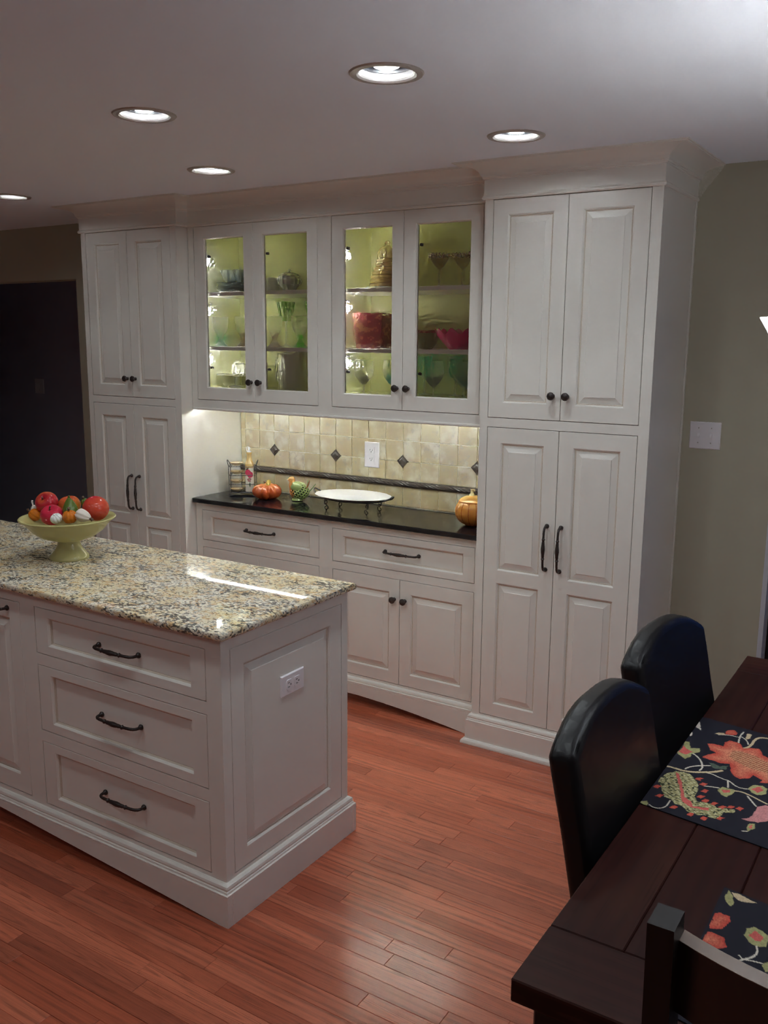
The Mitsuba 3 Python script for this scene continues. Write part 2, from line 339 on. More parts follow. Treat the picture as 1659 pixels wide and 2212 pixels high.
for i, (x, y) in enumerate(CANS):
    t = thing('ceiling_light', names.get(i, 'recessed ceiling light outside the photo'), 'ceiling light', 'recessed ceiling lights'); tf = T().translate([x, y, ZC])
    put('trim_ring', trim_d, None, t, 'brushed nickel ring', tf=tf); put('baffle', baf_d, None, t, tf=tf); put('lip', lip_d, None, t, 'white inner lip', tf=tf)
    q = put('bulb', bulb_d, None, t, 'reflector bulb', tf=tf); put('face', {**face_d, 'emitter': {'type': 'area', 'radiance': rgb(*[c * {2: .86, 3: .8, 4: .45}.get(i, 1.0) for c in CAN])}}, None, q, 'glowing white bulb face', tf=tf)

# ------------------------------------------------------------------ hardware
def pull_mesh(L=.178):
    h = L / 2
    p = spline([[-h, 0, 0], [-h - .0005, -.012, 0], [-h + .003, -.0235, 0], [-h + .013, -.0305, 0], [-h + .032, -.0335, 0], [0, -.036, 0], [h - .032, -.0335, 0], [h - .013, -.0305, 0], [h - .003, -.0235, 0], [h + .0005, -.012, 0], [h, 0, 0]], 72)
    x = p[:, 0]; bar = p[:, 1] < -.029
    r = .0048 + np.where(bar, .0036 * np.exp(-(x / .022) ** 2) + .0028 * np.exp(-((abs(x) - .040) / .0022) ** 2) + .0012 * np.exp(-((abs(x) - .026) / .002) ** 2), 0)
    foot = lathe([(0, 0), (.0085, 0), (.0095, .003), (.0085, .006), (.006, .0085), (.0045, .011)], 20)
    return cat(tube(p, r, 12), *[moved(foot, (s * h, 0, 0), rx=pi / 2) for s in (-1, 1)])
PULL = ply(pull_mesh(), 'mat_bronze', smooth=45)
KNOB = ply(moved(lathe([(0, 0), (.0085, 0), (.0085, .003), (.0055, .006), (.005, .012), (.009, .016), (.0145, .020), (.0158, .0245), (.0135, .029), (.007, .0315), (0, .032)], 28), rx=pi / 2), 'mat_bronze', smooth=35)
def pull(parent, x, y, z, vert=False):
    tf = T().translate([x, y, z]); put('pull', PULL, None, parent, 'dark bronze bar pull', tf=tf.rotate([0, 1, 0], 90) if vert else tf)
def knob(parent, x, y, z): put('knob', KNOB, None, parent, 'round dark bronze knob', tf=T().translate([x, y, z]))

# ------------------------------------------------------------------ tall cabinets
X4 = .6945; XL0, XL4 = -2.3725, -1.6735; G = .0022; BU = .077
def tall(x, label, side_scribe):
    t = thing('tall_cabinet', label, 'cabinet', None); F0 = front(0)
    d = [x + .0371, x + .3446, x + .6518]
    fr = sbox(x, .0, x + X4, 2.275)
    for z0, z1 in ((1.415, 2.2556), (.141, 1.374)): fr = fr.difference(sbox(d[0] - G, z0 - G, d[2] + G, z1 + G))
    b = plate(fr, 0, .022, F0)
    for xa in (x, x + X4 - .018): b.box(xa, xa + .018, .022, YB - .001, 0, 2.385)
    b.box(x + .018, x + X4 - .018, YB - .012, YB - .001, .1, 2.38).box(x + .018, x + X4 - .018, .022, YB - .012, 1.385, 1.404).box(x + .018, x + X4 - .018, .022, YB - .012, .105, .123).box(x, x + X4, 0.0, .022, 2.275, 2.385).box(x + .018, x + X4 - .018, .022, YB - .012, 2.27, 2.285)
    put('body', b, 'mat_cabinet', t)
    for k in range(2):
        u0, u1 = d[k] + (G / 2 if k else 0), d[k + 1] - (0 if k else G / 2); a, c = u0 + .0615, u1 - .0555
        if k: a, c = u0 + .0575, u1 - .0575
        q = put_front('door', panel_front(u0, u1, 1.415, 2.2556, [(a, c, 1.475, 2.199)], F0, RAISED), 'mat_cabinet', t, 'upper raised-panel door')
        knob(q, x + (.3125 if k == 0 else .371), 0, 1.5095)
    for k in range(2):
        u0, u1 = d[k] + (G / 2 if k else 0), d[k + 1] - (0 if k else G / 2); a, c = u0 + .0595, u1 - .0595
        q = put_front('door', panel_front(u0, u1, .141, 1.374, [(a, c, .783, 1.3125), (a, c, .1965, .7285)], F0, RAISED), 'mat_cabinet', t, 'lower door with two raised panels')
        pull(q, x + (.3115 if k == 0 else .371), 0, .906, True)
    put('base_moulding', sweep([(x, BU + .0), (x, 0), (x + X4, 0), (x + X4, YB)] if side_scribe else [(x, YB), (x, 0), (x + X4, 0), (x + X4, BU)],
        [(0, .132), (.006, .131), (.012, .126), (.0145, .119), (.013, .113), (.016, .111), (.0165, .106), (.021, .104), (.021, .021), (.028, .020), (.034, .014), (.0365, .006), (.0365, 0), (0, 0)]), 'mat_cabinet', t)
    if side_scribe: put('scribe_strip', cbox(x + X4, x + X4 + .006, YB - .02, YB, .13, 2.262, .002), 'mat_cabinet', t)
    return t
tall(0.0, 'tall white pantry cabinet on the right, four raised-panel doors, beside the green wall', True)
tall(XL0, 'tall white pantry cabinet on the left, beside the dark opening and the fruit bowl', False)

crown = [(0, 2.258), (.007, 2.258), (.0105, 2.262), (.0105, 2.267), (.007, 2.272), (.0045, 2.2745), (.0045, 2.331), (.0085, 2.333), (.0085, 2.336), (.012, 2.338), (.0135, 2.342), (.0165, 2.344), (.0165, 2.347)] \
    + [(.0175 + .0725 * (1 - math.cos(t)), 2.348 + .034 * math.sin(t)) for t in np.linspace(.05, pi / 2, 12)] + [(.094, 2.383), (.094, 2.386), (.100, 2.3865), (.100, ZC), (0, ZC)]
t = put('crown_moulding', sweep([(XL0, YB), (XL0, 0), (XL4, 0), (XL4, BU), (0, BU), (0, 0), (X4, 0), (X4, YB)], crown), 'mat_cabinet', smooth=25)
labels[t] = {'label': 'white cove crown moulding running along the cabinet tops under the ceiling', 'category': 'crown moulding'}

# ------------------------------------------------------------------ wall cabinets with glass doors
from scipy.spatial import cKDTree
def pane_mesh(x0, x1, z0, z1, y, seed):
    """a sheet of rain glass: flat back, front of small uneven drops"""
    s = .0020; nx, nz = int((x1 - x0) / s) + 1, int((z1 - z0) / s) + 1
    X, Z = np.meshgrid(np.linspace(x0, x1, nx), np.linspace(z0, z1, nz), indexing='ij')
    P = np.stack([X * 165, Z * 140, X * 0 + seed], -1)
    h = .0028 * (meshkit.noise(P, seed) - .5) + .0022 * (meshkit.noise(P * .42, seed + 3) - .5)
    h[[0, -1]] = 0; h[:, [0, -1]] = 0
    fr = np.column_stack([X.ravel(), (y + h).ravel(), Z.ravel()])
    i, j = np.meshgrid(np.arange(nx - 1), np.arange(nz - 1), indexing='ij'); a = (i * nz + j).ravel(); b = a + nz
    m = MB().add(fr, np.vstack([np.column_stack([a, b, b + 1]), np.column_stack([a, b + 1, a + 1])]))
    q = np.array([[x0, y, z0], [x1, y, z0], [x1, y, z1], [x0, y, z1]]); k = q + [0, .004, 0]
    m.add(np.vstack([k, q]), [[3, 2, 1, 0], [0, 1, 5, 4], [1, 2, 6, 5], [2, 3, 7, 6], [3, 0, 4, 7]])
    return m.mesh()
XM = -.837; SH = (1.945, 1.680)
def wall_cab(x0, x1, d, panes, label, knobs, lx):
    t = thing('wall_cabinet', label, 'cabinet', 'glass-front wall cabinets'); F0 = front(BU); z0, z1 = 1.4155, 2.257
    fr = sbox(x0, 1.3695, x1, 2.275).difference(sbox(d[0] - G, z0 - G, d[2] + G, z1 + G))
    put('body', plate(fr, 0, .022, F0).box(x0, x1, BU, BU + .022, 2.275, 2.385).box(x0, x0 + .006, BU + .022, YB - .001, 1.392, 2.38).box(x1 - .006, x1, BU + .022, YB - .001, 1.392, 2.38)
        .box(x0 + .006, x1 - .006, BU + .022, YB - .001, 1.392, 1.405), 'mat_cabinet', t)
    put('light_rail', cbox(x0, x1, BU - .006, BU + .02, 1.362, 1.3745, .003), 'mat_cabinet', t)
    put('interior', MB().box(x0 + .006, x0 + .018, BU + .0225, YB - .008, 1.46, 2.30).box(x1 - .018, x1 - .006, BU + .0225, YB - .008, 1.46, 2.30).box(x0 + .018, x1 - .018, YB - .014, YB - .008, 1.46, 2.30)
        .box(x0 + .018, x1 - .018, BU + .0225, YB - .014, 1.455, 1.470).box(x0 + .018, x1 - .018, BU + .0225, YB - .014, 2.27, 2.285), 'mat_inside', t, 'yellow-green inside')
    for z in SH: put('shelf', cbox(x0 + .019, x1 - .019, BU + .03, YB - .015, z - .019, z, .0015), 'mat_shelf', t)
    for k in range(2):
        u0, u1 = d[k] + (G / 2 if k else 0), d[k + 1] - (0 if k else G / 2); q = panes[k]
        dr_ = put('door', ring_frame(u0, u1, z0, z1, (q[0], q[1], 1.474, 2.201), F0), 'mat_cabinet', t, 'white-framed glass door')
        put('pane', pane_mesh(q[0] + .003, q[1] - .003, 1.477, 2.198, BU + .0105, 11 + k + int(x0 * 10)), 'mat_pane', dr_, 'rain-textured clear glass', smooth=35)
        knob(dr_, knobs[k], BU, 1.5105)
        for zc in (2.115, 1.575): put('catch', cbox(q[0] + .008, q[0] + .020, BU + .016, BU + .034, zc - .006, zc + .006, .003), 'mat_slot', dr_)
    for z in (2.092, 1.858, 1.611):
        p = thing('cabinet_lamp', {2.092: 'small glowing lamp on the top shelf', 1.858: 'small glowing lamp on the middle shelf', 1.611: 'small glowing lamp on the bottom shelf'}[z] + ' at the left inside the ' + ('left' if x0 < -1 else 'right') + ' glass cabinet', 'lamp', 'lamps inside the glass cabinets')
        put('bracket', MB().tm(cbox(lx - .012, lx + .024, .108, .150, z + .028, z + .036, .002)).tm(cbox(lx - .012, lx - .004, BU + .023, .150, z - .03, z + .029, .002)), 'mat_slot', p, 'dark bracket')
        m = trimesh.creation.icosphere(2, .020); m.apply_translation([lx + .018, .130, z])
        put('bulb', {**ply(m, 'mat_plastic', smooth=True), 'emitter': {'type': 'area', 'radiance': rgb(*PUCK)}}, None, p, 'glowing bulb')
    return t
wall_cab(XL4, XM, (-1.6343, -1.2565, -.8776), ((-1.5715, -1.3145), (-1.199, -.935)), 'white glass-door wall cabinet on the left, holding glassware and a white pitcher', (-1.279, -1.222), XL4 + .052)
wall_cab(XM, 0, (-.7966, -.4195, -.0445), ((-.7365, -.476), (-.359, -.0985)), 'white glass-door wall cabinet on the right, holding a pink scalloped bowl', (-.446, -.389), XM + .068)
for xa, xb, w in ((-1.662, -.962, 'left'), (-.72, -.06, 'right')):
    p = thing('light_bar', f'slim light bar under the {w} glass cabinet', 'light bar', 'light bars under the wall cabinets')
    put('housing', cbox(xa - .005, xb + .005, .108, .142, 1.376, 1.3919, .002), 'mat_plastic', p)
    put('diffuser', {**ply(MB().box(xa, xb, .1205, .1305, 1.3695, 1.3758).mesh(), 'mat_plastic'), 'emitter': {'type': 'area', 'radiance': rgb(*STRIP)}}, None, p, 'glowing diffuser')

# ------------------------------------------------------------------ base cabinets and black counter
def base_cab(x0, x1, d, label):
    t = thing('base_cabinet', label, 'cabinet', None); F0 = front(BU)
    fr = sbox(x0, .10, x1, .8815).difference(sbox(d[0] - G, .6866 - G, d[2] + G, .8432 + G)).difference(sbox(d[0] - G, .1441 - G, d[2] + G, .6452 + G))
    put('body', plate(fr, 0, .022, F0).box(x0, x0 + .018, BU + .022, YB - .001, .1, .8815).box(x1 - .018, x1, BU + .022, YB - .001, .1, .8815).box(x0 + .018, x1 - .018, YB - .012, YB - .001, .1, .8815)
        .box(x0 + .018, x1 - .018, BU + .022, YB - .012, .1, .118).box(x0 + .018, x1 - .018, BU + .022, YB - .012, .655, .675).box(x0, x1, .16, .175, 0, .1), 'mat_cabinet', t)
    q = put_front('drawer', panel_front(d[0], d[2], .6866, .8432, [(d[0] + .0585, d[2] - .054, .716, .8125)], F0, FLAT), 'mat_cabinet', t, 'flat-panel drawer front')
    pull(q, (d[0] + d[2]) / 2 + .003, BU + .0125, .767)
    for k in range(2):
        u0, u1 = d[k] + (G / 2 if k else 0), d[k + 1] - (0 if k else G / 2)
        q = put_front('door', panel_front(u0, u1, .1441, .6452, [(u0 + .0565, u1 - .0545, .2005, .5835)], F0, RAISED), 'mat_cabinet', t, 'raised-panel door')
        knob(q, d[1] + (-.0275 if k == 0 else .0295), BU, .5515)
base_cab(XL4, XM, (-1.630, -1.2545, -.8776), 'white base cabinet on the left under the black counter, mostly behind the island')
base_cab(XM, 0, (-.7953, -.4209, -.0449), 'white base cabinet on the right under the black counter, next to the right tall cabinet')
P = [(XL4, .112)] + [(XL4, 0), (XL4 + .066, 0)] + [(XM - .77 * t_, .055 * (1 - t_ * t_)) for t_ in np.linspace(1, -1, 30)][0:] + [(-.066, 0), (-.001, 0), (-.001, .112)]
k = put('valance', plate(Polygon(P).buffer(0), 0, .02, front(BU - .021)), 'mat_cabinet')
labels[k] = {'label': 'white arched valance along the floor under the base cabinets', 'category': 'valance'}
put('moulding', sweep([(XL4, BU), (-.001, BU)], [(0, .132), (.006, .131), (.012, .126), (.0145, .119), (.013, .113), (.016, .111), (.0165, .106), (.021, .104), (.021, .1), (0, .1)]), 'mat_cabinet', k)
k = put('black_countertop', cbox(XL4 + .001, -.001, .0475, YB - .001, .8825, .906, .003), 'mat_black_granite')
labels[k] = {'label': 'polished black granite countertop between the two tall cabinets', 'category': 'countertop'}

# backsplash
t = thing('backsplash', 'beige tumbled stone tile backsplash with dark diamond accents above the black counter', 'backsplash')
put('grout', MB().box(XL4, 0, YB - .0055, YB - .0005, .906, 1.391), 'mat_grout', t)
def tile(x0, x1, z0, z1, rr):
    g = .0016; c = .0012; x0 += g; x1 -= g; z0 += g; z1 -= g; y = YB - .0085 - rr.uniform(0, .0008); yb_ = YB - .0055
    v = np.array([[x0, yb_, z0], [x1, yb_, z0], [x1, yb_, z1], [x0, yb_, z1], [x0, y + c, z0], [x1, y + c, z0], [x1, y + c, z1], [x0, y + c, z1], [x0 + c, y, z0 + c], [x1 - c, y, z0 + c], [x1 - c, y, z1 - c], [x0 + c, y, z1 - c]])
    f = np.vstack([np.array(QUADS), np.array(QUADS) + 4, [[8, 9, 10, 11]]]); n = rr.randint(0, 90), rr.randint(0, 90)
    uv = np.column_stack([v[:, 0] + 20 * n[0], v[:, 2] + 20 * n[1]])
    put('tile', trimesh.Trimesh(v, np.vstack([f[:, [0, 1, 2]], f[:, [0, 2, 3]]]), process=False), 'mat_tile', t, uv=uv)
rt = np.random.RandomState(3); xs = [-.7314 + .1010 * k for k in range(-10, 9)]
xs = [XL4] + [x for x in xs if XL4 + .02 < x < -.01] + [-.001]
for za, zb in ((.909, 1.0095), (1.0385, 1.1345), (1.1345, 1.2355), (1.2355, 1.3275), (1.3275, 1.391)):
    for a, b in zip(xs[:-1], xs[1:]): tile(a, b, za, zb, rt)
for xd in (-1.4375, -1.0345, -.6325, -.2255):
    s = .0345; m = hull([[xd + a * s, YB - .0062, 1.1345 + b * s] for a, b in ((1, 0), (-1, 0), (0, 1), (0, -1))] + [[xd + a * (s - .005), YB - .0125, 1.1345 + b * (s - .005)] for a, b in ((1, 0), (-1, 0), (0, 1), (0, -1))])
    m2 = hull([[xd + a * .022, YB - .0125, 1.1345 + b * .022] for a, b in ((1, 0), (-1, 0), (0, 1), (0, -1))] + [[xd + a * .012, YB - .0155, 1.1345 + b * .012] for a, b in ((1, 0), (-1, 0), (0, 1), (0, -1))])
    put('accent_tile', cat(m, m2), 'mat_bronze', t, 'dark bronze diamond tile')
ax = np.linspace(XL4 + .002, -.002, 520); tw = []
for s in range(3):
    a = ax * 2 * pi / .085 + s * 2 * pi / 3; tw.append(tube(np.column_stack([ax, YB - .013 + .0055 * np.cos(a), 1.024 + .0062 * np.sin(a)]), .0068, 7))
put('rope_trim', cat(*tw, MB().box(XL4 + .001, -.001, YB - .014, YB - .0056, 1.0105, 1.0155).box(XL4 + .001, -.001, YB - .014, YB - .0056, 1.0325, 1.0375).mesh()), 'mat_bronze', t, 'dark twisted rope liner', smooth=50)

# ------------------------------------------------------------------ island
IX0, IX1, IY0, IY1 = -2.45, -.032, -1.5258, -.8985
t = thing('kitchen_island', 'white kitchen island with three drawers and a raised end panel', 'kitchen island'); F0 = front(IY0); E0 = endx(IX1)
dz = ((.6885, .8455), (.4153, .6454), (.145, .3717)); D0, D1 = -.8535, -.0931; L0, L1 = -1.42, -.934; M0, M1 = -2.05, -1.50
fr = sbox(IX0, .10, IX1 - .022, .8905)
for a, b in dz: fr = fr.difference(sbox(D0 - G, a - G, D1 + G, b + G))
fr = fr.difference(sbox(L0 - G, .148 - G, L1 + G, .8455 + G)).difference(sbox(M0 - G, .148 - G, M1 + G, .8455 + G))
er = sbox(IY0, .10, IY1, .8905).difference(sbox(-1.4862 - G, .1441 - G, -.9352 + G, .8449 + G))
b = plate(fr, 0, .022, F0); b.v += [v for v in plate(er, 0, .022, E0).v]; eb = plate(er, 0, .022, E0)
b = MB().tm(plate(fr, 0, .022, F0).mesh()).tm(eb.mesh()).box(IX0, IX1 - .022, IY1 - .018, IY1, .1, .8905).box(IX0, IX1 - .024, IY0 + .03, IY1 - .018, .1, .118).box(IX0, IX1 - .024, IY0 + .03, IY1 - .018, .87, .89)\
    .box(D0 - .03, D0 - .012, IY0 + .022, IY1 - .018, .118, .87).box(IX0, IX0 + .018, IY0 + .022, IY1 - .018, .118, .87).box(IX1 - .06, IX1 - .045, IY0 + .03, IY1 - .02, .118, .87).box(IX0, IX1 - .05, IY0 + .10, IY0 + .115, 0, .1)
put('body', b, 'mat_cabinet', t)
for i, (a, c) in enumerate(dz):
    ins = .0295 if i == 0 else .027
    q = put_front('drawer', panel_front(D0, D1, a, c, [(D0 + .0605, D1 - .058, a + .03, c - .028)], F0, FLAT), 'mat_cabinet', t, ('top', 'middle', 'bottom')[i] + ' drawer')
    pull(q, (-.467, -.470, -.4725)[i], IY0 + .0125, (.768, .534, .264)[i])
for a, c in ((L0, L1), (M0, M1)):
    q = put_front('door', panel_front(a, c, .148, .8455, [(a + .055, c - .055, .2125, .785)], F0, RAISED), 'mat_cabinet', t, 'raised-panel pull-out door')
    pull(q, c - .152, IY0, .818)
q = put_front('end_panel', panel_front(-1.4862, -.9352, .1441, .8449, [(-1.430, -.9975, .203, .788)], E0, RAISED), 'mat_cabinet', t, 'raised end panel')
cap = [(0, .131), (.006, .130), (.0125, .125), (.0145, .118), (.013, .112), (.016, .110), (.017, .105), (.022, .103)]
put('base_moulding', cat(sweep([(IX0, IY0), (IX1, IY0), (IX1, IY1), (IX0, IY1)], cap + [(.022, .098), (0, .098)]),
    sweep([(IX1, IY0), (IX1, IY1)], [(.002, .0985), (.022, .0985), (.022, 0), (.002, 0)]), MB().box(IX1 - .02, IX1 + .022, IY0 - .022, IY0 + .005, 0, .0985).box(IX1 - .02, IX1 + .022, IY1, IY1 + .022, 0, .0985).mesh()), 'mat_cabinet', t)
a_ = np.linspace(0, 1.23, 24)
P = [(IX1 - .02, .0985), (IX1 - .02, 0)] + [(IX1 - .02 - s, min(.0005 + .070 * s - .003 * s * s, .08)) for s in a_] + [(IX0 + .06 + s, .0005 + .070 * s - .003 * s * s) for s in a_[::-1] if IX0 + .06 + s < IX1 - .02 - 1.24] + [(IX0, 0), (IX0, .0985)]
put('valance', plate(Polygon(P).buffer(0), 0, .022, front(IY0 - .022)), 'mat_cabinet', t, 'arched base along the floor')
# granite top: eased, slightly chiselled edge
IT = [(-2.48, -1.5552), (-.0018, -1.5552), (-.0018, -.8905), (-2.48, -.8905)]
edge = [(-.03, .8905), (-.004, .8905), (-.0012, .8925), (0, .896), (.0005, .903), (-.0005, .909), (-.003, .9125), (-.0065, .9138), (-.03, .914)]
def rough_edge(path):
    m = sweep(path, edge); v = np.array(m.vertices); return m
n_x, n_y = 300, 90
loop = np.vstack([np.column_stack([np.linspace(IT[0][0], IT[1][0], n_x), np.full(n_x, IT[0][1])])[:-1], np.column_stack([np.full(n_y, IT[1][0]), np.linspace(IT[1][1], IT[2][1], n_y)])[:-1],
                  np.column_stack([np.linspace(IT[2][0], IT[3][0], n_x), np.full(n_x, IT[2][1])])[:-1], np.column_stack([np.full(n_y, IT[3][0]), np.linspace(IT[3][1], IT[0][1], n_y)])[:-1]])
N = len(loop); nrm = np.zeros_like(loop); cen = loop.mean(0)
seg = np.roll(loop, -1, 0) - loop; segn = np.column_stack([seg[:, 1], -seg[:, 0]]); segn /= np.linalg.norm(segn, axis=1, keepdims=True); prv = np.roll(segn, 1, 0)
nrm = (segn + prv) / (1 + (segn * prv).sum(1, keepdims=True))
rowsv = []
for off, z in edge:
    wob = .0011 * (meshkit.fbm(np.column_stack([loop * 60, np.full(N, z * 160)]), 3) - .5) * 2 * (1 if -.006 < off else 0)
    rowsv.append(np.column_stack([loop + nrm * (off + wob)[:, None], np.full(N, z)]))
V = np.vstack(rowsv); K = len(edge); i, j = np.meshgrid(np.arange(K - 1), np.arange(N), indexing='ij'); j1 = (j + 1) % N
mb = MB().add(V, np.stack([i * N + j, i * N + j1, (i + 1) * N + j1, (i + 1) * N + j], -1).reshape(-1, 4))
for z, row, flip in ((.914, K - 1, 0), (.8905, 0, 1)):
    mb.add(np.vstack([rowsv[row], [[cen[0], cen[1], z]]]), [[q, (q + 1) % N, N] if not flip else [(q + 1) % N, q, N] for q in range(N)])
k = put('granite_island_top', mb, 'mat_granite', smooth=30)
labels[k] = {'label': 'speckled beige and black granite slab on top of the white island', 'category': 'countertop'}
# ------------------------------------------------------------------ plates on walls
def outlet_face(mb, hb, u, w, mp):
    """one receptacle: raised rounded face, two slots and a ground hole"""
    s = Polygon([(u - .0165, w - .010), (u - .010, w - .0145), (u + .010, w - .0145), (u + .0165, w - .010), (u + .0165, w + .010), (u + .010, w + .0145), (u - .010, w + .0145), (u - .0165, w + .010)])
    mb.add(*[(lambda m: (m.vertices, m.faces))(plate(s, -.0078, -.005, mp).mesh())][0])
    for du in (-.0065, .0065): q = plate(sbox(u + du - .0012, w - .001, u + du + .0012, w + .007), -.0082, -.0076, mp).mesh(); hb.add(q.vertices, q.faces)
    q = plate(Point(u, w - .0065).buffer(.0026, 4), -.0082, -.0076, mp).mesh(); hb.add(q.vertices, q.faces)
def plate_box(u0, u1, w0, w1, mp, th=.0055, b=.003):
    mb = MB(); r = rect(u0, u1, w0, w1, 0)
    rings(mb, [r, rect(u0, u1, w0, w1, -th + b), inset(r, b, -th)], mp); return mb
t = thing('wall_outlet', 'white double outlet on the beige tile backsplash', 'outlet'); mp = front(YB - .0088)
put('plate', plate_box(-.855, -.768, 1.0905, 1.2185, mp), 'mat_plastic', t)
mb, hb = MB(), MB(); q = plate(sbox(-.829, 1.108, -.794, 1.201), -.0068, -.005, mp).mesh(); mb.add(q.vertices, q.faces)
for w in (1.176, 1.133): outlet_face(mb, hb, -.8115, w, front(YB - .0103))
put('receptacle', mb, 'mat_plastic', t); put('slots', hb, 'mat_slot', t, 'dark slots')
t = thing('wall_outlet', 'white double outlet set sideways in the end panel of the island', 'outlet'); mp0 = endx(IX1 - .0005)
put('plate', plate_box(-1.264, -1.147, .622, .691, mp0), 'mat_plastic', t)
mb, hb = MB(), MB()
turn = lambda c: (lambda q: mp0(np.column_stack([-q[:, 1] + c[0], q[:, 0] + c[1], q[:, 2]])))
for u in (-1.2255, -1.1855): outlet_face(mb, hb, 0, 0, turn((u, .6565)))
put('receptacle', mb, 'mat_plastic', t); put('slots', hb, 'mat_slot', t, 'dark slots')
def switch(name, label, x0, x1, z0, z1, y, us):
    t = thing(name, label, 'light switch'); mp = front(y); put('plate', plate_box(x0, x1, z0, z1, mp), 'mat_plastic', t); zc = (z0 + z1) / 2
    for u in us:
        put('toggle', hull([[u + a * .0045, y - .005, zc + b * .009] for a in (-1, 1) for b in (-1, 1)] + [[u + a * .0035, y - .016, zc - .008 + b * .003] for a in (-1, 1) for b in (-1, 1)]), 'mat_plastic', t)
        put('screw', cat(*[moved(trimesh.creation.cylinder(.0028, .001, sections=10), (u, y - .006, zc + s * .030), rx=pi / 2) for s in (-1, 1)]), 'mat_nickel', t)
switch('light_switch', 'white two-gang toggle switch plate on the green wall right of the tall cabinet', .730, .8515, 1.2945, 1.4035, YB, (.7655, .8155))
switch('hall_switch', 'dim switch plate on the hallway wall beyond the dark left opening', -5.00, -4.885, 1.252, 1.374, HY, (-4.9425,))

# ------------------------------------------------------------------ dining table
t = thing('dining_table', 'dark brown plank dining table with breadboard ends at the lower right', 'table')
TX0, TX1, TY0, TY1, TZ = 1.175, 2.175, -2.196, -.452, .76
def board(x0, x1, y0, y1, along, n):
    m = cbox(x0, x1, y0, y1, .72, TZ, .0022); v = np.array(m.vertices)
    a, c = (v[:, 1] - (y0 + y1) / 2, v[:, 0] - (x0 + x1) / 2 + .3 * v[:, 2]) if along == 'y' else (v[:, 0] - (x0 + x1) / 2, v[:, 1] - (y0 + y1) / 2 + .3 * v[:, 2])
    return m, np.column_stack([a + 20 * n, c + 2 * (n * 3 % 7)])
gx = np.linspace(TX0, TX1, 9)
for i in range(8):
    m, uv = board(gx[i] + .0004, gx[i + 1] - .0004, TY0 + .156, TY1 - .156, 'y', i + 3); put('board', m, 'mat_table', t, uv=uv)
for a, c in ((TY0, TY0 + .1552), (TY1 - .1552, TY1)):
    m, uv = board(TX0, TX1, a, c, 'x', 20 if a == TY0 else 31); put('breadboard_end', m, 'mat_table', t, uv=uv)
put('apron', MB().box(TX0 + .05, TX1 - .05, TY0 + .07, TY0 + .095, .62, .7195).box(TX0 + .05, TX1 - .05, TY1 - .095, TY1 - .07, .62, .7195).box(TX0 + .05, TX0 + .072, TY0 + .095, TY1 - .095, .64, .7195).box(TX1 - .072, TX1 - .05, TY0 + .095, TY1 - .095, .64, .7195), 'mat_espresso', t)
for x in (TX0 + .02, TX1 - .11):
    for y in (TY0 + .045, TY1 - .135): put('leg', cbox(x, x + .09, y, y + .09, 0, .7195, .004), 'mat_espresso', t)

# placemats: printed cloth, the print coloured per vertex
MAT_A = [('R',[(50,386),(61,393),(85,397),(83,421),(92,439),(113,440),(129,417),(142,432),(162,439),(175,409),(186,404),(211,404),(235,266),(210,276),(188,285),(176,293),(171,271),(154,253),(141,256),(127,280),(120,312),(98,301),(72,302),(57,302),(63,326),(80,347),(63,354)]),('F',[(108,385),(129,397),(160,393),(191,379),(211,357),(215,324),(191,323),(166,321),(144,326),(123,338),(110,351)]),('G',[(11,168),(24,192),(37,198),(55,199),(68,188),(82,164),(91,129),(90,104),(101,88),(114,95),(130,100),(142,90),(154,100),(175,106),(176,93),(156,75),(155,48),(141,40),(128,41),(115,34),(95,33),(78,47),(63,46),(51,60),(36,60),(24,83),(13,108),(3,122),(5,145)]),('r',[(24,187),(33,186),(53,140),(72,89),(90,79),(98,62),(127,78),(128,64),(93,55),(72,69),(52,123)]),('g',[(1,283),(3,325),(1,360),(9,366),(21,334),(41,345),(46,325),(32,308),(32,284),(24,267),(12,277)]),('r',[(3,295),(3,336),(13,323),(30,316),(20,289)]),('g',[(125,169),(130,190),(143,192),(156,194),(158,179),(148,150),(135,153)]),('r',[(132,175),(148,187),(150,175),(139,164)]),('g',[(179,221),(186,244),(204,254),(215,246),(217,219),(202,203),(188,208)]),('r',[(185,222),(199,246),(209,233),(200,213)]),('P',[(194,79),(208,98),(211,123),(212,151),(226,170),(244,173),(252,130),(238,104),(226,87),(210,81)]),('g',[(210,59),(212,72),(221,79),(224,60),(217,40),(211,46)]),('r',[(212,57),(218,73),(219,52)]),('T',[(51,454),(57,467),(69,474),(75,465),(65,457)]),('R',[(72,471),(72,494),(80,503),(87,508),(99,493),(95,479),(81,471)]),('T',[(119,482),(119,509),(128,511),(131,486),(126,472)]),('W',[(-5,464),(-10,537),(14,458),(18,450)]),('W',[(-1,403),(-1,431),(6,406),(2,398)]),('g',[(-3,5),(9,21),(17,9),(14,-5)]),('D',[(76,286),(86,289),(102,283),(119,301),(117,277),(92,265)]),('R',[(2,87),(7,102),(17,102),(13,85)]),('R',[(18,52),(23,66),(33,67),(29,50)]),('R',[(70,185),(76,200),(85,201),(81,183)]),('R',[(84,165),(89,181),(99,181),(95,164)]),('R',[(94,138),(100,153),(109,153),(105,136)]),('R',[(94,107),(99,121),(108,122),(104,105)]),('R',[(106,97),(112,111),(121,112),(117,95)]),('R',[(125,96),(130,110),(139,111),(135,94)]),('R',[(143,95),(149,109),(157,110),(153,93)]),('R',[(157,107),(163,121),(172,121),(167,105)]),('R',[(174,113),(180,127),(189,127),(184,111)]),('R',[(57,24),(62,38),(72,38),(68,23)]),('R',[(95,20),(100,34),(109,34),(105,19)]),('R',[(122,21),(127,35),(136,36),(132,20)]),('R',[(150,45),(155,59),(164,60),(160,44)])]
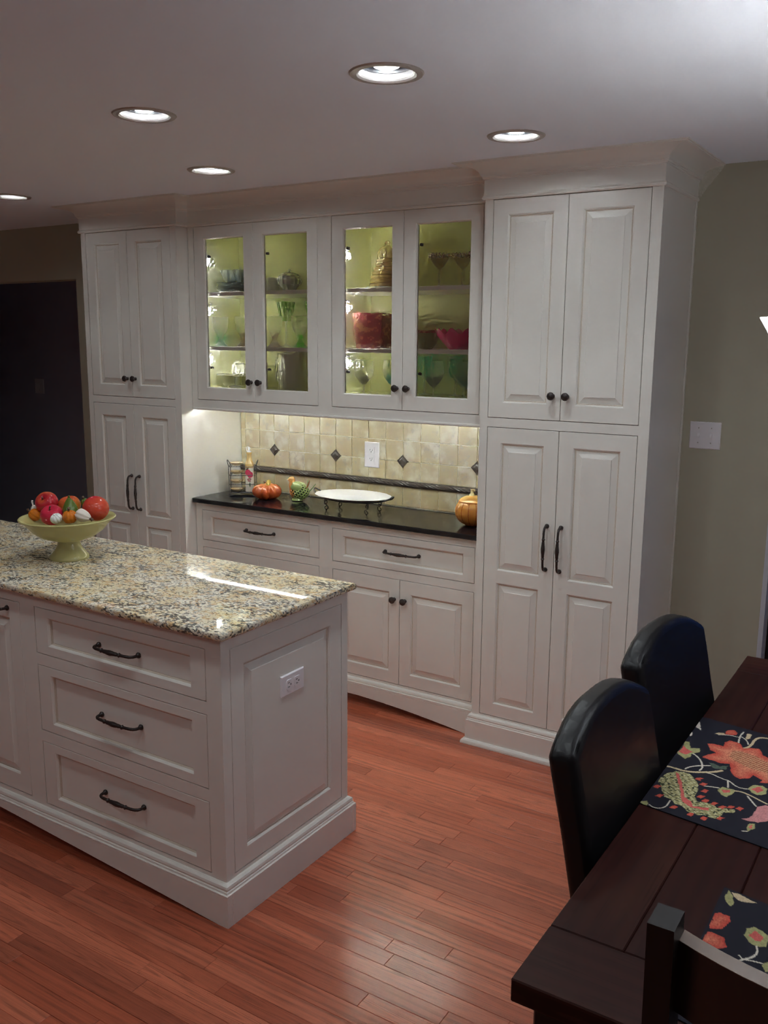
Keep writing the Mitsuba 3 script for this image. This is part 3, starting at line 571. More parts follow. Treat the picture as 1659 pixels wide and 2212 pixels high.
MAT_AS = [(3.2,'W',[(32,308),(50,294),(62,275),(70,248),(68,232)]),(6.5,'T',[(1,203),(17,205),(35,206),(58,215),(76,228),(95,245),(111,265)]),(3.2,'W',[(39,218),(48,239),(62,255),(83,272)]),(2.5,'W',[(86,231),(99,233),(118,228),(134,227),(154,213),(167,212),(181,219)]),(2.5,'W',[(134,224),(141,195)]),(3.2,'W',[(95,166),(109,173),(124,179)]),(4.0,'T',[(157,189),(171,194),(186,192),(206,185),(226,178)]),(2.9,'W',[(185,184),(196,169),(209,152)]),(2.9,'W',[(112,439),(108,468),(109,512)]),(2.5,'W',[(110,480),(123,469),(133,446)]),(2.5,'W',[(60,453),(80,467),(104,472)]),(5.8,'T',[(130,420),(140,451),(151,506),(165,514)]),(2.2,'W',[(19,7),(34,3),(48,18),(51,41),(50,54)]),(2.5,'W',[(205,32),(214,38)])]
MAT_B = [('R',[(4,90),(12,80),(27,81),(31,92),(27,110),(27,120),(16,129),(5,135)]),('R',[(5,145),(13,141),(22,142),(32,143),(37,157),(43,164),(28,178),(12,184),(4,182)]),('g',[(7,25),(11,5),(20,17),(25,39),(21,51),(12,42)]),('T',[(16,7),(29,4),(43,8),(60,8),(45,20),(32,23),(22,18)]),('g',[(57,113),(59,93),(69,79),(80,80),(94,90),(95,119),(84,127),(69,127)]),('r',[(64,108),(72,87),(86,97),(86,110),(76,114)]),('g',[(98,172),(100,160),(113,141),(121,164),(105,181)])]
MAT_BS = [(2.5,'W',[(80,126),(84,139),(82,156),(72,172),(63,187)]),(2.0,'W',[(62,170),(66,173),(68,176)]),(1.8,'W',[(69,175),(85,168),(98,164)])]

for fl, st, W_ in ((MAT_A, MAT_AS, 430), (MAT_B, MAT_BS, 450)):      # the print repeats mirrored on the other half of the cloth
    fl += [(k, [(W_ - u, v) for u, v in p_]) for k, p_ in list(fl) if max(u for u, v in p_) < 190 or k in 'RF' and max(u for u, v in p_) > 200]
    st += [(w, k, [(W_ - u, v) for u, v in p_]) for w, k, p_ in list(st) if max(u for u, v in p_) < 190]
PAL = dict(R=(.36, .045, .033), F=(.42, .15, .08), G=(.24, .22, .10), r=(.42, .085, .075), g=(.25, .24, .11), P=(.40, .17, .17), T=(.42, .33, .21), W=(.50, .45, .38), D=(.055, .075, .055))
def inside(px, py, poly):
    r = np.zeros(px.shape, bool); p = np.asarray(poly, float)
    for (x0, y0), (x1, y1) in zip(p, np.roll(p, -1, 0)):
        if y0 != y1: r ^= ((y0 > py) != (y1 > py)) & (px < (x1 - x0) * (py - y0) / (y1 - y0) + x0)
    return r
def near_line(px, py, line):
    p = spline(np.asarray(line, float), 12 * len(line)) if len(line) > 2 else np.asarray(line, float); d = np.full(px.shape, 1e9)
    for a, b in zip(p[:-1], p[1:]):
        ab = b - a; tt = np.clip(((px - a[0]) * ab[0] + (py - a[1]) * ab[1]) / (ab @ ab + 1e-9), 0, 1); d = np.minimum(d, np.hypot(px - a[0] - tt * ab[0], py - a[1] - tt * ab[1]))
    return d
def print_cloth(px, py, fills, strokes):
    c = np.empty(px.shape + (3,)); c[:] = (.0085, .0085, .014)
    P3 = np.stack([px, py, px * 0], -1); fine = meshkit.noise(P3 * np.array([.9, .35, 1]), 5); wx, wy = 3 * (meshkit.noise(P3 * .12, 8) - .5), 3 * (meshkit.noise(P3 * .12, 9) - .5)
    for w, k, l in strokes: c[near_line(px, py, l) < w * .5 + .35] = PAL[k]
    for k, poly in fills:
        q = np.asarray(poly, float); m = inside(px + wx, py + wy, q); cen = q.mean(0); col = np.array(PAL[k])[None]
        e = near_line(px[m], py[m], np.vstack([q, q[:1]])) if k in 'RFGg' and m.any() else np.zeros(m.sum())
        f = fine[m][:, None]
        if k == 'R': col = col + (np.array([.54, .26, .15]) - col) * np.clip(e / 34, 0, 1)[:, None] * (.3 + .7 * f)
        elif k == 'F':
            dots = (np.sin(px[m] * .75 + py[m] * .35) * np.sin(py[m] * .75 - px[m] * .2) > .15)[:, None]
            col = np.where(dots, [.50, .30, .17], [.24, .06, .035]) * np.ones((m.sum(), 1))
        elif k == 'G':
            st = (np.sin(px[m] * .42 + 2.2 * np.sin(py[m] * .16)) * np.sin(py[m] * .50) > .25)[:, None]
            dk = (meshkit.noise(np.stack([px[m] * .22, py[m] * .30, px[m] * 0], -1), 3) > .72)[:, None]
            col = np.where(st, [.42, .40, .24], col); col = np.where(dk, [.03, .035, .02], col)
        c[m] = np.broadcast_to(col, (m.sum(), 3)) * (.75 + .5 * f)
    return c
def placemat(label, origin, U, Vv, w, h, fills, strokes):
    s = .0016; nu, nv = int(w / s), int(h / s); a, b = np.meshgrid(np.linspace(0, w, nu), np.linspace(0, h, nv), indexing='ij')
    pts = np.asarray(origin) + a[..., None] * U + b[..., None] * Vv; z = TZ + .0022 + .0006 * meshkit.noise(np.stack([a * 9, b * 9, a * 0], -1), 2)
    top = np.concatenate([pts, z[..., None]], -1).reshape(-1, 3); bot = top.copy(); bot[:, 2] = TZ + .0004
    col = print_cloth(a.ravel() * 1000, b.ravel() * 1000, fills, strokes)
    i, j = np.meshgrid(np.arange(nu - 1), np.arange(nv - 1), indexing='ij'); q = (i * nv + j).ravel(); f = np.vstack([np.column_stack([q, q + nv, q + nv + 1]), np.column_stack([q, q + nv + 1, q + 1])])
    if np.cross(U, Vv) < 0: f = f[:, ::-1]
    Nn = nu * nv; loop_ = np.r_[np.arange(0, Nn - nv, nv), Nn - nv + np.arange(nv - 1), np.arange(Nn - 1, nv - 1, -nv), np.arange(nv - 1, 0, -1)]; nx_ = np.roll(loop_, -1)
    L = len(loop_); v = np.vstack([top, bot[loop_]]); k = np.arange(L); k1 = np.roll(k, -1)
    sd = np.vstack([np.column_stack([loop_, Nn + k, Nn + k1]), np.column_stack([loop_, Nn + k1, nx_])])
    key = put('placemat', trimesh.Trimesh(v, np.vstack([f, sd]), process=False), 'mat_cloth', color=np.vstack([col, np.tile([.01, .01, .016], (L, 1))]))
    labels[key] = {'label': label, 'category': 'placemat', 'group': 'black floral placemats on the dining table'}
def f_weave(p, n, uv): return .0004 * dr.sin(p.x * 2600) * dr.sin(p.y * 2600)
mat('mat_cloth', prin({'type': 'mesh_attribute', 'name': 'vertex_color'}, .85, .15, sheen=.2))
placemat('black placemat with a large red flower and green leaf plume beside the leather chairs', (1.1775, -1.557), np.array([1, -.15]), np.array([0, 1.0]), .42, .536, MAT_A, MAT_AS)
placemat('black placemat with red petals at its corner, in front of the wooden slat chair', (1.396, -1.772), np.array([1, -.17]), np.array([0, -1.0]), .46, .37, MAT_B, MAT_BS)

# ------------------------------------------------------------------ chairs
def leather_chair(label, loc, rz):
    t = thing('leather_chair', label, 'chair', 'black leather chairs along the table'); w, th, lean = .219, .062, .215; ZS, ZP = .945, 1.0
    r = .021; pts = []
    def P(y, z, fr_): return [(ZS - z) * lean + (th - r if fr_ else r) - .0, y, z]
    for fr_ in (0, 1):
        pts += [P(s * (w - r + .012), .40, fr_) for s in (-1, 1)]
        pts += [P(s * (w - r), ZS - r, fr_) for s in (-1, 1)]
        for q in np.linspace(-1, 1, 13): pts.append(P(q * (w - r), ZS - r + (ZP - ZS) * (1 - abs(q) ** 2.5), fr_))
    m = ball_hull(pts, r); m = m3.Manifold(m3.Mesh(np.asarray(m.vertices, np.float32), np.asarray(m.faces, np.uint32))).refine_to_length(.02).to_mesh()
    v = np.array(m.vert_properties[:, :3], float); dist = np.minimum(abs(v[:, 1] + w), abs(v[:, 1] - w))
    pk = .0028 * np.exp(-(dist / .05) ** 2) * np.exp(-((v[:, 2] - ZS) / .03) ** 2) * np.sin(v[:, 1] * 260 + v[:, 0] * 190)
    v[:, 2] += pk; v[:, 0] += .004 * (meshkit.noise(v * 9, 4) - .5); back = trimesh.Trimesh(v, m.tri_verts, process=False)
    tf = lambda q: moved(q, loc, rz=rz)
    put('backrest', tf(back), 'mat_leather', t, smooth=50)
    sx = (ZS - .44) * lean
    put('seat', tf(ball_hull([[x, y, z] for x in (sx + .075, sx + .44) for y in (-.20, .20) for z in (.40, .452)], .022)), 'mat_leather', t, smooth=50)
    for x, y in ((sx + .0, -.19), (sx + .0, .19), (sx + .42, -.19), (sx + .42, .19)):
        put('leg', tf(hull([[x + a * .02, y + b * .02, .398] for a in (-1, 1) for b in (-1, 1)] + [[x + a * .014, y + b * .014, 0] for a in (-1, 1) for b in (-1, 1)])), 'mat_espresso', t)
leather_chair('nearer black leather dining chair with arched back, overlapping the reddish floor', (1.058, -1.569, 0), -.035)
leather_chair('farther black leather dining chair with arched back, against the green wall', (1.030, -1.005, 0), -.11)
t = thing('wooden_chair', 'dark wooden slat-back chair at the near end of the table, bottom right corner', 'chair')
def bow(x): return -2.262 - .045 * (1 - ((x - 1.612) / .195) ** 2)
for x in (1.400, 1.792):
    put('post', hull([[x + a, -2.297 + b, 1.0] for a in (0, .034) for b in (0, .050)] + [[x + a, -2.272 + b, .42] for a in (0, .034) for b in (0, .050)]), 'mat_espresso', t)
    put('leg', cbox(x, x + .036, -2.272, -2.222, 0, .43, .002), 'mat_espresso', t); put('leg', cbox(x, x + .036, -1.90, -1.862, 0, .43, .002), 'mat_espresso', t)
for z0, z1, nm in ((.868, .970, 'top_rail'), (.70, .79, 'slat'), (.56, .63, 'slat')):
    xs_ = np.linspace(1.434, 1.792, 14); mb = MB(); sh = (1.0 - (z0 + z1) / 2) * .04
    sec = lambda x: [[x, bow(x) + sh, z0], [x, bow(x) + .026 + sh, z0], [x, bow(x) + .026 + sh, z1], [x, bow(x) + sh, z1]]
    for a, c in zip(xs_[:-1], xs_[1:]): mb.add(np.array(sec(a) + sec(c)), [[4, 5, 1, 0], [5, 6, 2, 1], [6, 7, 3, 2], [7, 4, 0, 3]])
    mb.add(sec(xs_[0]), [[0, 1, 2, 3]]); mb.add(sec(xs_[-1]), [[3, 2, 1, 0]])
    put(nm, mb, 'mat_worn_rail' if nm == 'top_rail' else 'mat_espresso', t, 'worn top rail' if nm == 'top_rail' else None)
put('seat', cbox(1.40, 1.828, -2.25, -1.85, .43, .462, .006), 'mat_espresso', t)
def f_rail(p, n, uv): return mix([.012, .007, .006], [.16, .10, .066], smoothstep(.9685, .9698, p.z))   # finish rubbed off the top edge
mat('mat_worn_rail', prin(proc(f_rail), .35, .45))

# ------------------------------------------------------------------ chandelier above the table (its left shade shows at the edge)
CX, CY = 1.672, -1.32
t = thing('chandelier', 'chandelier with glowing white glass shades above the table at the right edge', 'chandelier')
put('canopy', moved(lathe([(0, .0), (.065, 0), (.06, -.015), (.02, -.03), (0, -.03)], 24), (CX, CY, ZC)), 'mat_bronze', t, smooth=40)
put('stem', cat(tube([[CX, CY, ZC - .02], [CX, CY, 1.62]], .007, 10), moved(lathe([(0, -.06), (.02, -.05), (.035, -.01), (.02, .03), (.008, .05)], 20), (CX, CY, 1.64))), 'mat_bronze', t, smooth=40)
for i in range(5):
    a = pi + i * 2 * pi / 5; dx, dy = math.cos(a), math.sin(a); A = lambda r, z: [CX + dx * r, CY + dy * r, z]
    put('arm', tube(spline([A(.02, 1.64), A(.10, 1.585), A(.20, 1.575), A(.28, 1.61), A(.304, 1.66)], 24), .006, 8), 'mat_bronze', t, smooth=40)
    sh = moved(lathe([(.022, 0), (.026, .01), (.034, .030), (.045, .055), (.060, .085), (.0735, .107), (.0745, .1095), (.0725, .110), (.058, .086), (.043, .056), (.032, .031), (.024, .012), (.020, .002), (.022, 0)], 36), A(.304, 1.66))
    d = ply(sh, 'mat_plastic', smooth=50); k = put('shade', {**d, 'emitter': {'type': 'area', 'radiance': rgb(*SHADE)}}, None, t, 'glowing white glass bell shade')
    bm = trimesh.creation.icosphere(2, .017); bm.apply_translation(A(.304, 1.725)); put('bulb', {**ply(bm, 'mat_plastic', smooth=True), 'emitter': {'type': 'area', 'radiance': rgb(*CHBULB)}}, None, k)

# ------------------------------------------------------------------ fruit bowl
BX, BY, BZ = -1.081, -1.196, .914
mat('mat_yellow_glaze', prin((.43, .395, .165), .1, .6))
k = put('fruit_bowl', moved(lathe([(0, .010), (.062, .010), (.066, .002), (.069, 0), (.0705, .004), (.069, .010), (.063, .018), (.050, .034), (.0415, .052), (.0385, .066), (.041, .070), (.046, .0705), (.062, .073), (.098, .086), (.128, .108), (.146, .130), (.156, .143), (.166, .1475), (.1712, .150), (.1722, .1535), (.169, .1565), (.163, .155), (.152, .149), (.140, .136), (.122, .115), (.094, .094), (.06, .082), (0, .079)], 72), (BX, BY, BZ)), 'mat_yellow_glaze', smooth=50)
labels[k] = {'label': 'yellow glazed pedestal bowl of fruit standing on the granite island', 'category': 'bowl'}
def ripe(name, a, b, lo, hi, sc=14):
    def f(p, n, uv): return mix(a, b, smoothstep(lo, hi, fbm(p.x * sc + 3, p.y * sc, p.z * sc, 2) + .35 * n.z))
    mat(name, prin(proc(f), .2, .5))
ripe('mat_apple', (.42, .014, .026), (.46, .09, .025), .62, 1.0); ripe('mat_orange_fruit', (.54, .17, .02), (.46, .07, .02), .45, .95); ripe('mat_mango', (.50, .055, .025), (.42, .016, .028), .40, .78)
mat('mat_red_apple', prin((.47, .018, .045), .14, .55)); mat('mat_green_gourd', prin((.075, .115, .018), .25, .5)); mat('mat_orange_gourd', prin((.55, .15, .012), .12, .6)); mat('mat_white_gourd', prin((.70, .70, .66), .2, .5))
mat('mat_cream_gourd', prin((.70, .62, .54), .25, .5)); mat('mat_stem', prin((.10, .055, .03), .6, .3))
def fruit(r, h=1.0, dimple=.35, ribs=0, depth=.0, n=40, m=26, taper=0.0):
    th = np.linspace(0, pi, m); ph = np.arange(n) * 2 * pi / n; TH, PH = np.meshgrid(th, ph, indexing='ij')
    R = r * (1 - dimple * np.exp(-(TH / .42) ** 2) - .5 * dimple * np.exp(-((pi - TH) / .4) ** 2)) * (1 - depth * abs(np.cos(ribs * PH / 2)) ** 4 * np.sin(TH) ** .6 if ribs else 1)
    R2 = R * (1 - taper * np.cos(TH) * .5)
    v = np.stack([R2 * np.sin(TH) * np.cos(PH), R2 * np.sin(TH) * np.sin(PH), h * R * np.cos(TH)], -1).reshape(-1, 3)
    i, j = np.meshgrid(np.arange(m - 1), np.arange(n), indexing='ij'); j1 = (j + 1) % n
    return MB().add(v, np.stack([i * n + j, (i + 1) * n + j, (i + 1) * n + j1, i * n + j1], -1).reshape(-1, 4)).mesh()
def stem(r, L, bend=.3): return tube(spline([[0, 0, 0], [0, 0, L * .5], [bend * L, 0, L]], 8), np.linspace(r, r * 1.3, 8), 8)
def fruit_thing(name, label, mesh, m, loc, rz=0, rx=0, ry=0, st=None, cat_='fruit', group='fruit and gourds in the yellow bowl'):
    t = thing(name, label, cat_, group); put('body', moved(mesh, loc, rz, rx=rx, ry=ry), m, t, smooth=60)
    if st is not None: put('stem', moved(st[0], np.array([0, 0, 0]), 0).copy() if False else moved(moved(st[0], (0, 0, st[1])), loc, rz, rx=rx, ry=ry), st[2] if len(st) > 2 else 'mat_stem', t, 'brown stem' if len(st) < 3 else None, smooth=60)
fruit_thing('apple', 'big red apple at the back left of the yellow bowl', fruit(.042, .95), 'mat_apple', (-1.189, -1.200, 1.112), rx=.9, rz=.3, st=(stem(.0022, .016), .024))
fruit_thing('orange_apple', 'round orange fruit at the back middle of the yellow bowl', fruit(.0415, .95), 'mat_orange_fruit', (-1.136, -1.141, 1.098), rx=.2)
fruit_thing('mango', 'large red-orange fruit at the right of the yellow bowl', fruit(.0475, .95, .1), 'mat_mango', (-.990, -1.140, 1.102), ry=.5, rx=.3)
fruit_thing('apple', 'shiny red apple at the front of the yellow bowl with its stem showing', fruit(.041, .88), 'mat_red_apple', (-1.108, -1.243, 1.081), rx=.55, rz=.5, st=(stem(.002, .022), .020))
fruit_thing('green_gourd', 'dark green pointed gourd in the middle of the yellow bowl', fruit(.026, 1.5, .0, taper=.9), 'mat_green_gourd', (-1.060, -1.198, 1.105), ry=-.25, rx=-.1, st=(stem(.003, .012), .032, 'mat_green_gourd'), cat_='gourd')
fruit_thing('green_gourd', 'small green gourd peeking out behind the orange and the large red fruit', fruit(.016, 1.3, .1, 6, .12), 'mat_green_gourd', (-1.083, -1.110, 1.108), rx=.4, st=(stem(.003, .010), .018), cat_='gourd')
fruit_thing('orange_gourd', 'glossy orange ribbed gourd at the front middle of the yellow bowl', fruit(.026, 1.0, .2, 9, .10, 54), 'mat_orange_gourd', (-.996, -1.252, 1.088), rx=.15, st=(stem(.0035, .012), .022), cat_='gourd')
fruit_thing('white_pumpkin', 'tiny white pumpkin at the front of the yellow bowl', fruit(.0215, .85, .35, 10, .12, 60), 'mat_white_gourd', (-1.022, -1.290, 1.085), rx=.5, st=(stem(.002, .008), .012, 'mat_white_gourd'), cat_='pumpkin')
fruit_thing('cream_gourd', 'cream gourd lying with its brown stem to the right in the yellow bowl', fruit(.0225, 1.35, .05, 7, .12, 42, taper=.6), 'mat_cream_gourd', (-.953, -1.227, 1.092), ry=1.9, rz=.35, st=(stem(.005, .012), .027), cat_='gourd')
fruit_thing('orange_gourd', 'glossy orange ribbed gourd lying at the left rim of the yellow bowl', fruit(.0225, 1.1, .2, 8, .10, 48), 'mat_orange_gourd', (-1.212, -1.238, 1.070), ry=-1.0, rz=.5, st=(stem(.004, .014), .020), cat_='gourd')
fruit_thing('white_gourd', 'small white gourd with an upright stem at the far left of the yellow bowl', fruit(.0165, 1.1, .05, 7, .1, 42, taper=.7), 'mat_cream_gourd', (-1.243, -1.214, 1.083), ry=-.5, st=(stem(.003, .016), .018, 'mat_white_gourd'), cat_='gourd')

# ------------------------------------------------------------------ on the black counter
CZ = .906
mat('mat_cream_dish', prin((.66, .56, .36), .2, .5)); mat('mat_dish_rim', prin((.45, .20, .07), .25, .5)); mat('mat_leaf_print', prin((.030, .040, .014), .3, .4))
mat('mat_bottle_gold', prin((.62, .36, .10), .12, .6)); mat('mat_bottle_white', prin((.74, .70, .58), .15, .6)); mat('mat_berry', prin((.46, .015, .06), .15, .5)); mat('mat_grape', prin((.33, .12, .10), .2, .5))
ra = .615; RO = np.array([-1.566, .216]); ux, uy = np.array([math.cos(ra), math.sin(ra)]), np.array([-math.sin(ra), math.cos(ra)])
def RK(a, b, z): q = RO + a * ux + b * uy; return [q[0], q[1], z]
t = thing('wire_rack', 'black wire rack in the counter corner holding small dishes and an oil bottle', 'rack'); RW, RD, RT = .137, .075, 1.058
for a in (0, RW):
    for b in (0, RD): put('post', tube([RK(a, b, CZ), RK(a, b, RT)], .0017, 8), 'mat_iron', t)
for z in (CZ + .012, CZ + .058, CZ + .106, RT): put('rail', tube(spline([RK(0, 0, z), RK(RW, 0, z)], 4), .0016, 6), 'mat_iron', t); put('rail', tube([RK(0, RD, z), RK(RW, RD, z)], .0016, 6), 'mat_iron', t)
for a in (0, RW):
    for z in (CZ + .012, RT): put('rail', tube([RK(a, 0, z), RK(a, RD, z)], .0016, 6), 'mat_iron', t)
    o = -.010 if a == 0 else .010; put('handle', tube(spline([RK(a, .005, RT), RK(a + o, .022, RT + .026), RK(a + o * 1.2, RD / 2, RT + .031), RK(a + o, RD - .022, RT + .026), RK(a, RD - .005, RT)], 20), .002, 8), 'mat_iron', t, smooth=40)
for c in np.linspace(.008, RD - .008, 5): put('floor_wire', tube([RK(0, c, CZ + .0135), RK(RW, c, CZ + .0135)], .0013, 6), 'mat_iron', t)
for i, z in enumerate((CZ + .0155, CZ + .061, CZ + .109, RT + .0025)):
    # each dish lies across the wires of its level
    lab = ('lowest', 'second from bottom', 'third from bottom', 'top')[i]
    d = thing('appetizer_dish', f'cream leaf-pattern dish in the wire rack, {lab} of the stack', 'dish', 'small dishes in the wire rack')
    q = RK(.037, .036, z); prof = [(0, 0), (.016, 0), (.024, .004), (.033, .012), (.0355, .0145), (.0345, .0155), (.031, .0135), (.022, .0065), (0, .004)]
    put('bowl', moved(lathe(prof, 32), q, ra, scale=(.95, 1, 1)), 'mat_cream_dish', d, smooth=45)
    put('rim', moved(lathe([(.0335, .0135), (.0358, .0143), (.0362, .0155), (.0350, .0163), (.0335, .0155), (.0335, .0135)], 32), q, ra, scale=(.95, 1, 1)), 'mat_dish_rim', d, 'brown rim', smooth=45)
    put('leaf', moved(hull([[-.016, 0, 0], [0, .006, 0], [.016, 0, 0], [0, -.006, 0], [0, 0, .0012]]), np.array(RK(.050, .030, z + .0125)), ra + .4, ry=-.45), 'mat_leaf_print', d, 'dark green leaf')
    if i < 3: put('support', tube([RK(.012, .002, z - .0012), RK(.012, .073, z - .0012)], .0012, 5), 'mat_iron', t); put('support', tube([RK(.062, .002, z - .0012), RK(.062, .073, z - .0012)], .0012, 5), 'mat_iron', t)
    else: put('support', tube([RK(.012, .002, z - .0012), RK(.012, .073, z - .0012)], .0012, 5), 'mat_iron', t); put('support', tube([RK(.062, .002, z - .0012), RK(.062, .073, z - .0012)], .0012, 5), 'mat_iron', t)
    if i in (1, 2): pass
bt = thing('oil_bottle', 'square ceramic oil bottle with painted red berries in the wire rack', 'bottle'); q = np.array(RK(.104, .038, CZ + .0155)); w = .0215
def sq(m): return moved(m, q, ra)
def ring_sq(s, z, rnd): a = np.linspace(0, 2 * pi, 33)[:-1]; p = 2 + 6 * (1 - rnd); r = s / (abs(np.cos(a)) ** p + abs(np.sin(a)) ** p) ** (1 / p); return np.column_stack([r * np.cos(a), r * np.sin(a), np.full(32, z)])
def loft(rg):
    mb = MB(); V = np.vstack(rg + [[[0, 0, rg[0][0, 2]]], [[0, 0, rg[-1][0, 2]]]]); n = 32; K = len(rg); f = [[i * n + j, i * n + (j + 1) % n, (i + 1) * n + (j + 1) % n, (i + 1) * n + j] for i in range(K - 1) for j in range(n)]
    mb.add(V, f); mb.add(V, [[K * n, (j + 1) % n, j] for j in range(n)] + [[K * n + 1, (K - 1) * n + j, (K - 1) * n + (j + 1) % n] for j in range(n)]); return mb.mesh()
put('body', sq(loft([ring_sq(w, 0, .12), ring_sq(w, .128, .12)])), 'mat_bottle_white', bt, 'white body', smooth=40)
put('shoulder', sq(loft([ring_sq(w, .1285, .12), ring_sq(w, .142, .3), ring_sq(.0205, .152, .7), ring_sq(.015, .166, 1), ring_sq(.0122, .178, 1), ring_sq(.0118, .198, 1), ring_sq(.0138, .200, 1), ring_sq(.0138, .208, 1), ring_sq(.011, .209, 1)])), 'mat_bottle_gold', bt, 'golden glazed shoulder and neck', smooth=40)
put('stopper', sq(cat(lathe([(0, .207), (.0105, .2095), (.011, .213), (.006, .2155), (.005, .222), (.0065, .226), (.0065, .232), (.004, .236), (0, .237)], 20), tube(spline([[-.006, 0, .213], [-.0125, 0, .219], [-.0135, 0, .230], [-.008, 0, .2375], [0, 0, .236]], 16), .0014, 8))), 'mat_plastic', bt, 'white stopper', smooth=40)
def decal(pts, m, lab, d=.0009): put('painted_' + lab.split()[-1], sq(cat(*[plate(Polygon(p_), -d, .0004, front(-w)).mesh() for p_ in pts])), m, bt, lab)
circ = lambda u, z, r, s=1.0: [(u + r * math.cos(a), z + r * s * math.sin(a)) for a in np.linspace(0, 2 * pi, 20)[:-1]]
decal([circ(-.006, .104, .0145, 1.1), circ(.005, .092, .0155, 1.1)], 'mat_berry', 'red berry')
decal([circ(u, z, .005) for u, z in ((-.006, .066), (.001, .070), (.007, .068), (-.002, .059), (.004, .058))], 'mat_grape', 'small grapes', .0011)
decal([[(.003, .052), (.008, .040), (.004, .022), (-.001, .038)], [(-.019, .117), (-.011, .1265), (.000, .1272), (-.006, .119)]], 'mat_leaf_print', 'dark leaf')

def f_red_pumpkin(p, n, uv): return mix([.36, .042, .012], [.46, .095, .020], fbm(p.x * 40, p.y * 40, p.z * 40, 2))
mat('mat_red_pumpkin', prin(proc(f_red_pumpkin), .24, .4)); mat('mat_gold_leaf', prin((.55, .36, .06), .35, .4)); mat('mat_pumpkin', prin((.56, .20, .035), .3, .4)); mat('mat_pumpkin_stem', prin((.60, .50, .24), .5, .3))
t = thing('red_pumpkin', 'small glossy red-orange ceramic pumpkin beside the wire rack', 'pumpkin'); pc = (-1.338, .252, CZ + .0385)
put('body', moved(fruit(.077, .58, .30, 9, .20, 108, 30), pc), 'mat_red_pumpkin', t, smooth=60)
put('stem', moved(stem(.005, .022, -.8), (pc[0], pc[1], CZ + .066)), 'mat_stem', t, smooth=60)
put('leaf', cat(*[moved(lathe([(.0, 0), (.008, .0005), (.0125, .004), (.012, .006), (0, .003)], 12), (pc[0] + dx, pc[1] - .006, CZ + .074 + dz), rx=1.2, rz=a, scale=(1, 1.2, 1)) for dx, dz, a in ((.012, .004, .3), (.022, .006, -.5), (.016, .012, .9))]), 'mat_gold_leaf', t, 'curled yellow leaf', smooth=50)
t = thing('orange_pumpkin', 'orange lidded pumpkin on the black counter, partly hidden by the right tall cabinet', 'pumpkin'); pc = np.array([-.140, .235, CZ + .0655])
mb = []
n = 14
for kseg in range(n):
    a0, a1 = kseg * 2 * pi / n, (kseg + 1) * 2 * pi / n; th_ = np.linspace(.86, pi - .12, 18); ph = np.linspace(a0 + .022, a1 - .022, 6); TH, PH = np.meshgrid(th_, ph, indexing='ij')
    R = .078 + .0012 * np.sin((PH - a0) / (a1 - a0) * pi); v = np.stack([R * np.sin(TH) * np.cos(PH), R * np.sin(TH) * np.sin(PH), .86 * R * np.cos(TH)], -1).reshape(-1, 3)
    i, j = np.meshgrid(np.arange(17), np.arange(5), indexing='ij'); f = np.stack([i * 6 + j, (i + 1) * 6 + j, (i + 1) * 6 + j + 1, i * 6 + j + 1], -1).reshape(-1, 4); put('rib', moved(MB().add(v, f).mesh(), pc), 'mat_pumpkin', t, smooth=40)
put('core', moved(fruit(.0765, .86, .04), pc), 'mat_red_pumpkin', t, 'darker seams between the ribs', smooth=60)
put('lid', moved(lathe([(.0615, .0425), (.0635, .0445), (.0630, .0475), (.054, .056), (.038, .0645), (.018, .069), (0, .070)], 48), pc), 'mat_pumpkin', t, smooth=40)
put('stem', moved(cat(lathe([(0, 0), (.014, 0), (.010, .008), (.0065, .016), (.0065, .026), (.009, .030), (.0, .032)], 14), moved(stem(.004, .016, .8), (0, 0, .01))), pc + [-.005, 0, .068]), 'mat_pumpkin_stem', t, 'pale stem', smooth=50)

# pierced ceramic bird
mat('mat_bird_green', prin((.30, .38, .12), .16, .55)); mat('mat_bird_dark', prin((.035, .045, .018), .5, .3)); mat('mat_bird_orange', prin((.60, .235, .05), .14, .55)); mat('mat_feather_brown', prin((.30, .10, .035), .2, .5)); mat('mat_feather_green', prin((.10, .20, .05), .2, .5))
t = thing('ceramic_bird', 'green and orange pierced ceramic bird between the red pumpkin and the white platter', 'figurine'); bo = np.array([-1.172, .292, CZ]); bz = .30
B = lambda m: moved(m, bo, bz)
def egg(c, r): m = trimesh.creation.icosphere(3, 1.0); m.vertices = m.vertices * np.asarray(r) + np.asarray(c); return m
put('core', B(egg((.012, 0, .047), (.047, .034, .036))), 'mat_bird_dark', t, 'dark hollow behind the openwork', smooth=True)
def torus(c, nrm_, R, r):
    a = np.linspace(0, 2 * pi, 17); nrm_ = np.asarray(nrm_, float) / np.linalg.norm(nrm_); x = np.cross(nrm_, [0, 0, 1.0] if abs(nrm_[2]) < .9 else [1.0, 0, 0]); x /= np.linalg.norm(x); y_ = np.cross(nrm_, x)
    return tube(np.asarray(c) + R * (np.cos(a)[:, None] * x + np.sin(a)[:, None] * y_), r, 6, cap=False)
gr, og = [], []
for kf in range(110):
    zz = 1 - 2 * (kf + .5) / 110; th_ = kf * 2.39996; u = np.array([math.sqrt(1 - zz * zz) * math.cos(th_), math.sqrt(1 - zz * zz) * math.sin(th_), zz])
    c = np.array([.012, 0, .047]) + u * np.array([.050, .037, .039]); nn = u / np.array([.050, .037, .039])
    if c[2] < .006: continue
    (og if u[0] < -.35 else gr).append(torus(c, nn, .0072, .0019))
put('openwork', B(cat(*gr)), 'mat_bird_green', t, 'green pierced body', smooth=50); put('breast', B(cat(*og)), 'mat_bird_orange', t, 'orange pierced breast', smooth=50)
put('foot', B(lathe([(0, 0), (.026, 0), (.030, .004), (.026, .014), (.03, .02)], 28)), 'mat_bird_green', t, smooth=50)
